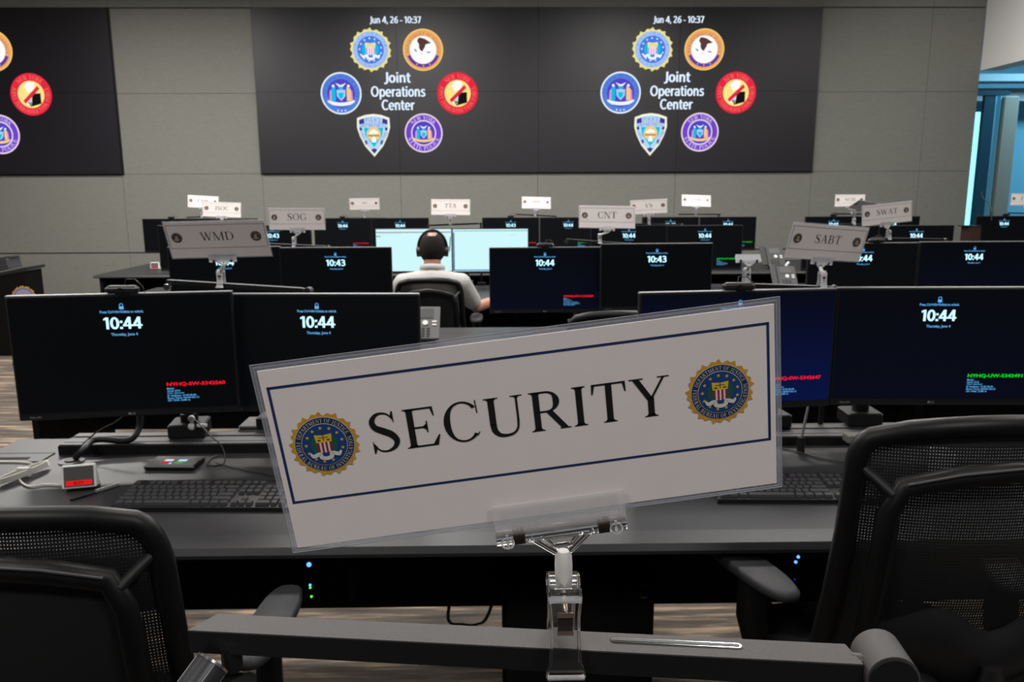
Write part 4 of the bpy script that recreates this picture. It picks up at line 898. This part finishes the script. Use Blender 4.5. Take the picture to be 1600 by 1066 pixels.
# white cup near the right chair (seen through the mesh)
ht = empty('glass_cup', atZ(1470, 735, HD), 'clear tumbler seen through the mesh of the right chair', 'cup')
_m = MB()
for r0, r1, z0, z1 in ((.034, .036, 0, .055),):
    _m.cyl((0, 0, z0), (0, 0, z1), r0, M_clip, r1=r1, n=24, caps=False)
_m.build('body', ht); MB().tube([(.036*math.cos(u*.2618), .036*math.sin(u*.2618), .055) for u in range(24)], .0016, M_white, n=6, closed=True).build('rim', ht)

# ================================================================== UNDER THE DESK
def pc(loc, d, label, leds):
    t = empty('computer_tower', loc, label, 'computer', 'computers under the near desk')
    MB().box((0, 0, d[2]/2), d, M_deskdark, bev=.006).build('case', t)
    for x, z, m, r in leds: MB().cyl((x, -d[1]/2-.0005, z), (x, -d[1]/2-.003, z), r, m, n=14).build('indicator_light', t)
    MB().box((0, -d[1]/2-.001, d[2]*.8), (d[0]*.7, .002, .02), M_black).build('drive_cover', t)
_l = [atY(483, y_, 1.98) for y_ in (882, 914, 918, 932)]
pc((_l[0].x, 2.17, .42), (.20, .38, .288), 'black computer tower under the desk with blue and green lights', [(0, _l[0].z-.42, M_led_b, .0062), (0, _l[1].z-.42, M_led_c, .0032), (0, _l[2].z-.42, M_led_g, .003), (.002, _l[3].z-.42, M_led_g, .0032)])
_l = [atY(1243, 878, 1.98), atY(1247, 870, 1.98), atY(1241, 905, 1.98)]
pc((_l[0].x, 2.17, .42), (.20, .38, .288), 'black computer tower under the desk at right with two blue lights', [(0, _l[0].z-.42, M_led_b, .004), (_l[1].x-_l[0].x, _l[1].z-.42, M_led_b, .004), (0, _l[2].z-.42, glow('led_dim', (.02, .02, .4)), .002)])
pd = empty('pedestal_cabinet', (.209, 2.22, 0), 'black pedestal cabinet under the desk below the SECURITY sign', 'cabinet')
MB().box((0, 0, .27), (.415, .44, .40), M_deskdark, bev=.004).build('body', pd)
for k in range(2): MB().box((0, -.226, .175+.19*k), (.395, .012, .18), M_deskdark, bev=.002).build('drawer_front', pd)
MB().box((.175, -.2335, .438), (.018, .002, .006), M_grey).build('label_plate', pd); MB().box((0, 0, .04), (.38, .40, .08), M_deskdark).build('plinth', pd)
cable('drooping_cable', [Vector((-.15, 2.50, .25)), atY(700, 966, 2.5), atY(722, 975, 2.5), atY(745, 975, 2.5), atY(762, 962, 2.5), Vector((.0, 2.50, .25))], .006, M_black, 'black cable sagging below the desk, left of the cabinet')

# ================================================================== CHAIRS
def mesh_material():
    m = bpy.data.materials.new('chair_mesh'); m.use_nodes = True; nt = m.node_tree; b = nt.nodes['Principled BSDF']; b.inputs['Base Color'].default_value = (.008, .008, .0085, 1); b.inputs['Roughness'].default_value = .6
    tc = nt.nodes.new('ShaderNodeTexCoord'); sp = nt.nodes.new('ShaderNodeSeparateXYZ'); nt.links.new(tc.outputs['Object'], sp.inputs[0])
    prev = None
    for ax, f in (('X', 1300), ('Z', 1100)):
        mu = nt.nodes.new('ShaderNodeMath'); mu.operation = 'MULTIPLY'; mu.inputs[1].default_value = f; nt.links.new(sp.outputs[ax], mu.inputs[0])
        sn = nt.nodes.new('ShaderNodeMath'); sn.operation = 'SINE'; nt.links.new(mu.outputs[0], sn.inputs[0])
        gt = nt.nodes.new('ShaderNodeMath'); gt.operation = 'LESS_THAN'; gt.inputs[1].default_value = .60; nt.links.new(sn.outputs[0], gt.inputs[0])
        if prev is None: prev = gt
        else:
            mx = nt.nodes.new('ShaderNodeMath'); mx.operation = 'MAXIMUM'; nt.links.new(prev.outputs[0], mx.inputs[0]); nt.links.new(gt.outputs[0], mx.inputs[1]); prev = mx
    nt.links.new(prev.outputs[0], b.inputs['Alpha']); return m
M_mesh = mesh_material()
M_chair = mat('chair_plastic', (.004, .004, .0045), .42, spec=.35); M_pad = mat('armrest_pad', (.022, .022, .025), .6, bump=.2, bscale=500)
M_shell = mat('chair_shell', (.010, .010, .011), .45)
def office_chair(loc, rz, label, lift=0, wide=1.0, panel=False, padyaw=0, armz=0, armx=.285, corner=.15, arch=.035):
    """faces +y; backrest at -y side"""
    t = empty('office_chair', loc, label, 'chair', 'black mesh-back office chairs', rz=rz)
    zs = .48+lift
    def bp(u, v, off=0):    # backrest surface: u -1..1, v 0..1
        hw = (.255-.025*v)*wide; y = -.235-.05*v+.045*(1-u*u)*-1 + .045 + off - .05*math.sin(v*2.2); return Vector((u*hw, y, zs+.02+v*.56))
    def outline(inset=0, n=10, off=0):
        pts = []; r = corner; k = 1-inset
        c = [(-1, 0), (-1, 1-r)]
        for i in range(5): pts.append(bp(-k, .0+(1-r)*i/4*(1), off))
        for i in range(1, 7): a = math.pi/2*i/7; pts.append(bp(-k+r*1.1*(1-math.cos(a)), (1-r)+(r-inset*.0)*math.sin(a)*1.0, off))
        for i in range(1, 8):
            u = (-k+r*1.1)+(2*k-2*r*1.1)*i/8; pts.append(bp(u, 1+arch*(1-u*u), off))
        for i in range(6, 0, -1): a = math.pi/2*i/7; pts.append(bp(k-r*1.1*(1-math.cos(a)), (1-r)+r*math.sin(a), off))
        for i in range(4, -1, -1): pts.append(bp(k, (1-r)*i/4, off))
        return pts
    f = MB(); f.tube(outline()+[bp(.5, -.01), bp(0, -.01), bp(-.5, -.01)], .016, M_chair, n=10, closed=True, flat=1.2); f.build('back_frame', t)
    g = MB(); N = 14; vs = []; fs = []
    for j in range(N+1):
        for i in range(N+1):
            u = -1+2*i/N; v = j/N; lim = 1 if v < .86 else 1-(1-math.cos(math.asin(min(1, (v-.86)/.14))))*.2
            vs.append(bp(u*.985*lim, v*(1+.03*(1-u*u)), .004))
    for j in range(N):
        for i in range(N): a = j*(N+1)+i; fs.append((a, a+1, a+N+2, a+N+1))
    g.add(vs, fs, M_mesh, True); g.build('back_mesh', t)
    # rear support hoop
    s = MB(); hp = [bp(-.80, .05, -.045), bp(-.82, .35, -.045), bp(-.83, .62, -.04), bp(-.82, .78, -.035), bp(-.74, .865, -.03), bp(-.4, .905, -.03), bp(0, .925, -.03), bp(.4, .905, -.03), bp(.74, .865, -.03), bp(.82, .78, -.035), bp(.83, .62, -.04), bp(.82, .35, -.045), bp(.80, .05, -.045)]
    s.tube(hp, .012, M_chair, n=10, flat=1.6)
    for sx in (-1, 1): s.tube([bp(sx*.80, .84, -.033), bp(sx*.90, .88, -.015), bp(sx*.985, .91, 0)], .009, M_shell, n=8)
    s.build('support_hoop', t)
    hp2 = MB(); hp2.tube([v+Vector((0, -.015, .010)) for v in hp[4:9]], .0025, M_rail, n=6); hp2.build('hoop_trim', t)
    if panel:
        q = MB(); vs = []; fs = []
        for j in range(9):
            for i in range(13):
                u = -1+i/6; v = j/8; vs.append(bp(u*.80, .03+v*(.86-.04*abs(u)**3), -.012))
        for j in range(8):
            for i in range(12): a = j*13+i; fs.append((a, a+13, a+14, a+1))
        q.add(vs, fs, M_fab, True); q.build('back_cushion', t)
    # lumbar shell: swept panel with two lobes
    l = MB(); vs = []; fs = []; NU, NV = 16, 8
    for j in range(NV+1):
        for i in range(NU+1):
            u = -1+2*i/NU; v = j/NV; top = .44+.05*math.cos(u*math.pi*2)*-1*(1-abs(u)*.4); bot = .12+.20*abs(u)**1.3
            p = bp(u*.80, bot+(top-bot)*v, -.05-.03*math.sin(v*math.pi)*(1-u*u)); vs.append(p)
    for j in range(NV):
        for i in range(NU): a = j*(NU+1)+i; fs.append((a, a+NU+1, a+NU+2, a+1))
    l.add(vs, fs, M_shell, True); l.add([Vector(v)+Vector((0, .006, 0)) for v in vs], [tuple(reversed(q)) for q in fs], M_shell, True); l.build('lumbar_shell', t)
    sp = MB(); sp.tube([Vector((0, -.16, zs-.10)), Vector((0, -.30, zs-.06)), Vector((0, -.355, zs+.08)), bp(0, .30, -.075)], [.035, .045, .055, .03], M_shell, n=12, flat=.5)
    for sx in (-1, 1): sp.tube([Vector((sx*.02, -.345, zs+.05)), bp(sx*.4, .2, -.075), bp(sx*.8, .28, -.05)], [.03, .026, .014], M_shell, n=10, flat=.5)
    sp.build('spine', t)
    # seat
    q = MB(); vs = []; n = 32
    for k, (sc, z) in enumerate(((.90, -.045), (1, -.03), (1, .0), (.93, .022), (.5, .016), (.02, .012))):
        for i in range(n):
            a = 2*math.pi*i/n; cx, cy = math.cos(a), math.sin(a); e = .45
            vs.append((.25*sc*math.copysign(abs(cx)**e, cx), .02+.24*sc*math.copysign(abs(cy)**e, cy), zs-.03+z-(.02 if cy > .9 and k > 2 else 0)))
    q.add(vs, [(k*n+i, k*n+(i+1) % n, (k+1)*n+(i+1) % n, (k+1)*n+i) for k in range(5) for i in range(n)] + [tuple(range(n-1, -1, -1)), tuple(range(5*n, 6*n))], M_fab, True); q.build('seat', t)
    for sx in (-1, 1):
        a = MB(); X = sx*armx; za = zs+.20+armz; ca, sa = math.cos(R(padyaw*sx*-1)), math.sin(R(padyaw*sx*-1))
        pts = []; n = 24; vs = []
        for z, sc in ((-.014, .92), (-.008, 1), (.004, 1), (.012, .9)):
            for i in range(n):
                u = 2*math.pi*i/n; dx_ = .043*sc*math.copysign(abs(math.cos(u))**.7, math.cos(u)); dy_ = .155*sc*math.copysign(abs(math.sin(u))**.8, math.sin(u)); vs.append((X+dx_*ca-dy_*sa, .07+dx_*sa+dy_*ca, za+z))
        a.add(vs, [(k*n+i, k*n+(i+1) % n, (k+1)*n+(i+1) % n, (k+1)*n+i) for k in range(3) for i in range(n)] + [tuple(range(n-1, -1, -1)), tuple(range(3*n, 4*n))], M_pad, True)
        ar = a.build('armrest_pad', t)
        b = MB(); b.tube([(X, .05, za-.014), (X, .04, zs+.06), (X-sx*.015, .02, zs-.03), (sx*.12, .02, zs-.085)], [.022, .024, .022, .018], M_chair, n=10, flat=1.5); b.build('armrest_post', t)
    c = MB(); c.box((0, .0, zs-.10), (.20, .26, .05), M_chair, bev=.01); c.cyl((0, 0, .10), (0, 0, zs-.08), .025, M_chair, n=16); c.cyl((0, 0, .06), (0, 0, .20), .034, M_chair, n=16); c.build('gas_column', t)
    b = MB()
    for k in range(5):
        a = R(72*k+18); b.tube([(0, 0, .095), (.15*math.cos(a), .15*math.sin(a), .09), (.29*math.cos(a), .29*math.sin(a), .068)], [.03, .024, .016], M_chair, n=8)
    b.build('base', t)
    for k in range(5):
        a = R(72*k+18); x, y = .29*math.cos(a), .29*math.sin(a); d = Vector((-math.sin(a), math.cos(a), 0)); w_ = MB()
        for s_ in (-1, 1): w_.cyl(Vector((x, y, .029))+d*s_*.008, Vector((x, y, .029))+d*s_*.024, .028, M_chair, n=16)
        w_.cyl((x, y, .029), (x, y, .075), .008, M_chair, n=8); w_.build('caster', t)
    return t
office_chair((-.755, 1.44, 0), R(0), 'black mesh chair in the lower left corner, low back toward us', -.03, panel=True, armx=.282, padyaw=2)
office_chair((.845, 1.60, 0), R(1), 'black mesh chair filling the lower right corner', .040, corner=.095, arch=.05, padyaw=17, armz=-.035)
office_chair((-.438, 5.28, 0), R(0), 'black chair the man in the white shirt sits in', -.11, .86, panel=True, armz=.10)
office_chair((.52, 3.85, 0), R(2), 'black chair whose arched top shows just above the SECURITY sign', -.11, .9)

# ================================================================== PHONES
def phone(px, py, D, label, rz=0, z=HD, s=1):
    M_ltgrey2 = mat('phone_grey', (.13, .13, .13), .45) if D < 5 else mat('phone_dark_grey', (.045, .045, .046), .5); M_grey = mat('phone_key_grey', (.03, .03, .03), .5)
    p = atY(px, py, D); t = empty('desk_phone', (p.x, D, z+.016), label, 'telephone', 'grey desk telephones', rz=rz)
    T = Matrix.Translation((0, 0, .012)) @ Matrix.Rotation(R(52), 4, 'X')
    b = MB(); b.box((.035*s, .095*s, 0), (.15*s, .19*s, .018), M_ltgrey2, T, bev=.005); b.build('body', t)
    MB().box((.035*s, .09, .045), (.10*s, .02, .09), M_grey, Matrix.Rotation(R(-20), 4, 'X')).build('foot_stand', t)
    h = MB(); h.box((-.07*s, .095*s, .016), (.045*s, .20*s, .022), M_grey, T, bev=.009); h.build('handset', t)
    MB().box((.03*s, .148*s, .0105), (.092*s, .055*s, .003), mat('phone_screen', (.10, .10, .10), .25), T).build('screen', t)
    k = MB()
    for i in range(3):
        for j in range(4): k.box(((.0+.026*i)*s, (.018+.014*j)*s, .0105), (.016*s, .008*s, .004), M_grey, T)
    for j in range(2): k.box((.082*s, (.082+.018*j)*s, .0105), (.022*s, .008*s, .004), M_white, T)
    k.build('buttons', t); w_ = MB(); w_.cyl(T @ Vector((.035*s, .093*s, .008)), T @ Vector((.035*s, .093*s, .014)), .014*s, M_white, n=20); w_.build('dial_button', t)
M_ltgrey2 = mat('phone_grey', (.12, .12, .12), .45)
phone(653, 532, 4.03, 'light grey telephone right of the nearest left monitors')
phone(1226, 440, 6.15, 'grey telephone just left of the SABT clip, the nearer of two'); phone(1208, 412, 7.85, 'grey telephone left of SABT sign, the farther of two', s=1.15)
# small white stand and dark boxes between them
ws = empty('white_stand', atY(1232, 425, 6.5), 'tiny white bent plastic stand beside the telephones', 'stand'); ws.location.z = HD
_h = atY(1232, 410, 6.5).z-HD; MB().tube([(0, 0, _h), (-.02, 0, _h*.9), (-.02, 0, .03), (-.03, 0, .004)], .012, M_white, n=8).build('bracket', ws); MB().box((-.03, 0, .004), (.08, .06, .008), M_white, bev=.002).build('foot', ws)
db = empty('router_box', (atY(1150, 430, 6.0).x, 5.98, HD), 'small grey box on the third row desk beside the empty clip', 'box'); MB().box((0, 0, .03), (.16, .14, .06), M_grey, bev=.006).build('case', db); MB().box((0, -.0715, .03), (.1, .002, .03), M_black).build('vent_panel', db)
cb = empty('carton', (atY(1512, 365, 8.0).x, 7.95, HD), 'reddish brown carton on the rear desk below the cyan light strip', 'box'); _hz = atY(1512, 354, 7.9).z-HD
MB().box((0, 0, _hz/2), (.12, .14, _hz), mat('carton_brown', (.03, .010, .007), .8)).build('body', cb); MB().box((-.02, 0, _hz+.004), (.16, .15, .008), M_black).build('lid', cb)
cable('microphone_cable', [atY(1533, 300, 9.2), atY(1536, 310, 9.1), atY(1545, 318, 8.9), atY(1549, 330, 8.7), atY(1549, 345, 8.62)], .005, M_black, 'thin black gooseneck curving up beside the right edge monitor')

# ================================================================== THE MAN
def remesh(mb, name, vox, m, parent, smooth=4):
    me = mb.mesh(name+'_src'); o = bpy.data.objects.new('src', me); COL.objects.link(o)
    a = o.modifiers.new('r', 'REMESH'); a.mode = 'VOXEL'; a.voxel_size = vox; s = o.modifiers.new('s', 'SMOOTH'); s.iterations = smooth; s.factor = .6
    g = bpy.context.evaluated_depsgraph_get(); g.update(); r = bpy.data.meshes.new_from_object(o.evaluated_get(g)); bpy.data.objects.remove(o); r.name = name
    r.materials.clear(); r.materials.append(m)
    for p in r.polygons: p.use_smooth = True
    return link(name, r, parent)
def cap(mb, pts, rs, m=M_skin, sq=(1, 1, 1)):
    for (p0, r0), (p1, r1) in zip(list(zip(pts, rs))[:-1], list(zip(pts, rs))[1:]):
        p0 = Vector(p0); p1 = Vector(p1); n = max(2, int((p1-p0).length/(.35*min(r0, r1)))+1)
        for i in range(n+1):
            t = i/n; r = r0*(1-t)+r1*t; p = p0.lerp(p1, t); mb.ell(tuple(p), (r*sq[0], r*sq[1], r*sq[2]), m, nu=14, nv=8)
HX, HY = -.442, 5.30
man = empty('person', (HX, HY+.1, -.03), 'man seen from behind in a white short-sleeved shirt, seated at the lit screens', 'person')
O = lambda x, y, z: (x, y-.1+0, z)
sk_ = MB()
hz = 1.165
sk_.ell(O(0, .075, hz), (.077, .098, .108), M_skin); sk_.ell(O(0, .115, hz-.055), (.058, .065, .062), M_skin); sk_.ell(O(0, .178, hz-.025), (.012, .018, .016), M_skin)   # skull, jaw, nose
for sx in (-1, 1): sk_.ell(O(sx*.08, .072, hz-.02), (.010, .020, .030), M_skin); sk_.ell(O(sx*.032, .158, hz+.002), (.014, .012, .008), M_skin)
sk_.ell(O(0, .165, hz-.06), (.026, .012, .009), M_skin)
cap(sk_, [O(0, .04, hz-.05), O(0, .02, .99)], [.056, .062])
cap(sk_, [O(0, .0, .95), O(0, -.01, .75), O(0, -.02, .56)], [.10, .12, .13], sq=(1.35, .85, 1))
RE = (.285, .12, .765); LE = (-.32, .12, .76); RH = (.455, .36, .785); LH = (-.16, .42, .775)
for sx, E_, H_ in ((1, RE, RH), (-1, LE, LH)):
    sh = (sx*.19, .0, .945)
    cap(sk_, [O(sx*.10, 0, .96), O(*sh)], [.055, .055]); cap(sk_, [O(*sh), O(*E_)], [.05, .038]); cap(sk_, [O(*E_), O(*[E_[i]*.45+H_[i]*.55 for i in range(3)]), O(*H_)], [.040, .036, .025])
    d = (Vector(H_)-Vector(E_)).normalized(); side = Vector((d.y, -d.x, 0))
    base = Vector(H_)+d*.045; cap(sk_, [O(*H_), O(*base)], [.024, .030], sq=(1.1, 1.1, .62))
    for k, (off, ln) in enumerate(((-.027, .062), (-.009, .075), (.010, .070), (.028, .055))):
        a = base+d*.018+side*off; cap(sk_, [O(*a), O(*(a+d*ln*.5+Vector((0, 0, .004)))), O(*(a+d*ln+Vector((0, 0, -.016))))], [.010, .009, .008])
    th = Vector(H_)+side*(-sx*.024)+d*.012; cap(sk_, [O(*th), O(*(th+side*(-sx*.022)+d*.022)), O(*(th+side*(-sx*.026)+d*.050))], [.012, .010, .009])
for sx in (-1, 1):
    cap(sk_, [O(sx*.09, 0, .56), O(sx*.12, .42, .56)], [.085, .06]); cap(sk_, [O(sx*.12, .42, .56), O(sx*.13, .44, .13)], [.058, .04]); cap(sk_, [O(sx*.13, .42, .09), O(sx*.13, .56, .07)], [.04, .03], sq=(1, 1, .8))
remesh(sk_, 'body', .0055, M_skin, man, 3)
st = MB()
cap(st, [O(0, .01, .99), O(0, .0, .955)], [.082, .115], M_shirt, sq=(1.1, .85, .8))
cap(st, [O(-.165, .0, .945), O(0, -.012, .962), O(.165, .0, .945)], [.072, .09, .072], M_shirt, sq=(1, 1, .92))
cap(st, [O(0, .0, .92), O(0, -.01, .75), O(0, -.02, .57)], [.118, .138, .148], M_shirt, sq=(1.55, .88, 1))
for sx, E_ in ((1, RE), (-1, LE)):
    sh = (sx*.19, .0, .94); m_ = [sh[i]*.26+E_[i]*.74 for i in range(3)]; cap(st, [O(*sh), O(*m_)], [.070, .060], M_shirt)
remesh(st, 'shirt', .007, M_shirt, man, 4)
cr = MB(); cr.tube([O(.070*math.cos(u*.3927), .022+.064*math.sin(u*.3927), 1.038-.014*math.sin(u*.3927)) for u in range(16)], .016, M_shirt, n=8, closed=True, flat=1.5, up=(0, 0, 1)); cr.build('collar', man)
tr = MB()
for sx in (-1, 1):
    cap(tr, [O(sx*.09, -.02, .56), O(sx*.12, .42, .56)], [.10, .078], M_navy); cap(tr, [O(sx*.12, .42, .56), O(sx*.13, .44, .16)], [.074, .062], M_navy)
M_trs = mat('trousers', (.02, .022, .03), .9); remesh(tr, 'trousers', .01, M_trs, man, 3)
so = MB()
for sx in (-1, 1): cap(so, [O(sx*.13, .42, .082), O(sx*.13, .58, .072)], [.052, .042], M_black, sq=(.9, 1, .95))
remesh(so, 'shoes', .008, M_black, man, 2)
hr = MB(); vs = []; fs = []; NU, NV = 40, 26
for j in range(NV+1):
    for i in range(NU):
        th = math.pi*j/NV; ph = 2*math.pi*i/NU; vs.append(O(.081*math.sin(th)*math.cos(ph), .070+.101*math.sin(th)*math.sin(ph), hz+.003-.111*math.cos(th)))
for j in range(NV):
    for i in range(NU):
        th = math.pi*(j+.5)/NV; ph = 2*math.pi*(i+.5)/NU; z = -math.cos(th); y = math.sin(th)*math.sin(ph); x = math.sin(th)*math.cos(ph)
        if y > .30+.25*z or z < -.62+.9*max(0, y+.35): continue
        if (x/.62)**2+((z-.93)/.30)**2+random.random()*.7 < 1 and y > -.62: continue       # thin crown
        if abs(x) > .93 and z < .05: continue
        fs.append((j*NU+i, j*NU+(i+1) % NU, (j+1)*NU+(i+1) % NU, (j+1)*NU+i))
hr.add(vs, fs, M_hair, True)
ho = hr.build('hair', man); so_ = ho.modifiers.new('t', 'SOLIDIFY'); so_.thickness = .006; so_.offset = 1
ey = MB()
for sx in (-1, 1): ey.ell(O(sx*.032, .162, hz+.004), (.010, .009, .007), M_pw); ey.ell(O(sx*.032, .1695, hz+.004), (.004, .003, .004), M_ink)
ey.build('eyes', man)
hs = empty('headset', (HX, HY+.1, hz-.03), 'black over-ear headset worn by the man', 'headset')
b_ = MB(); b_.tube([(.094*math.cos(R(a)), -.02, .004+.117*math.sin(R(a))) for a in range(-5, 190, 10)], .007, M_bezel, n=8, flat=1.8); b_.build('headband', hs)
for sx in (-1, 1):
    b_ = MB(); b_.cyl((sx*.082, -.025, -.018), (sx*.106, -.025, -.020), .034, M_black, n=24); b_.build('ear_cup', hs); b_ = MB(); b_.tube([(sx*.083, -.025+.027*math.cos(u*.3927), -.018+.027*math.sin(u*.3927)) for u in range(16)], .008, M_bezel, n=8, closed=True); b_.build('ear_cushion', hs)
b_ = MB(); b_.tube([(.112, -.02, -.02), (.116, .0, .03), (.118, .015, .075)], .003, M_black, n=8); b_.build('microphone_boom', hs)
cu = empty('tumbler', (HX+.505, 5.90, HD), 'white paper cup by the man\'s right hand', 'cup')
MB().cyl((0, 0, 0), (0, 0, .095), .028, M_white, r1=.036, n=24).build('cup_body', cu); MB().tube([(.036*math.cos(u*.3927), .036*math.sin(u*.3927), .095) for u in range(16)], .002, M_ltgrey, n=6, closed=True).build('rim', cu)
kb3 = empty('keyboard', (HX+.05, 5.98, HD), 'small keyboard on the desk in front of the man', 'keyboard'); MB().box((0, 0, .008), (.44, .14, .016), M_black, bev=.003).build('case', kb3)
_k = MB()
for i in range(20):
    for j in range(5): _k.box((-.2+.021*i, -.05+.024*j, .019), (.017, .018, .006), M_keytop)
tag(_k.build('keys', kb3), kind='stuff')
bpy.context.view_layer.update()
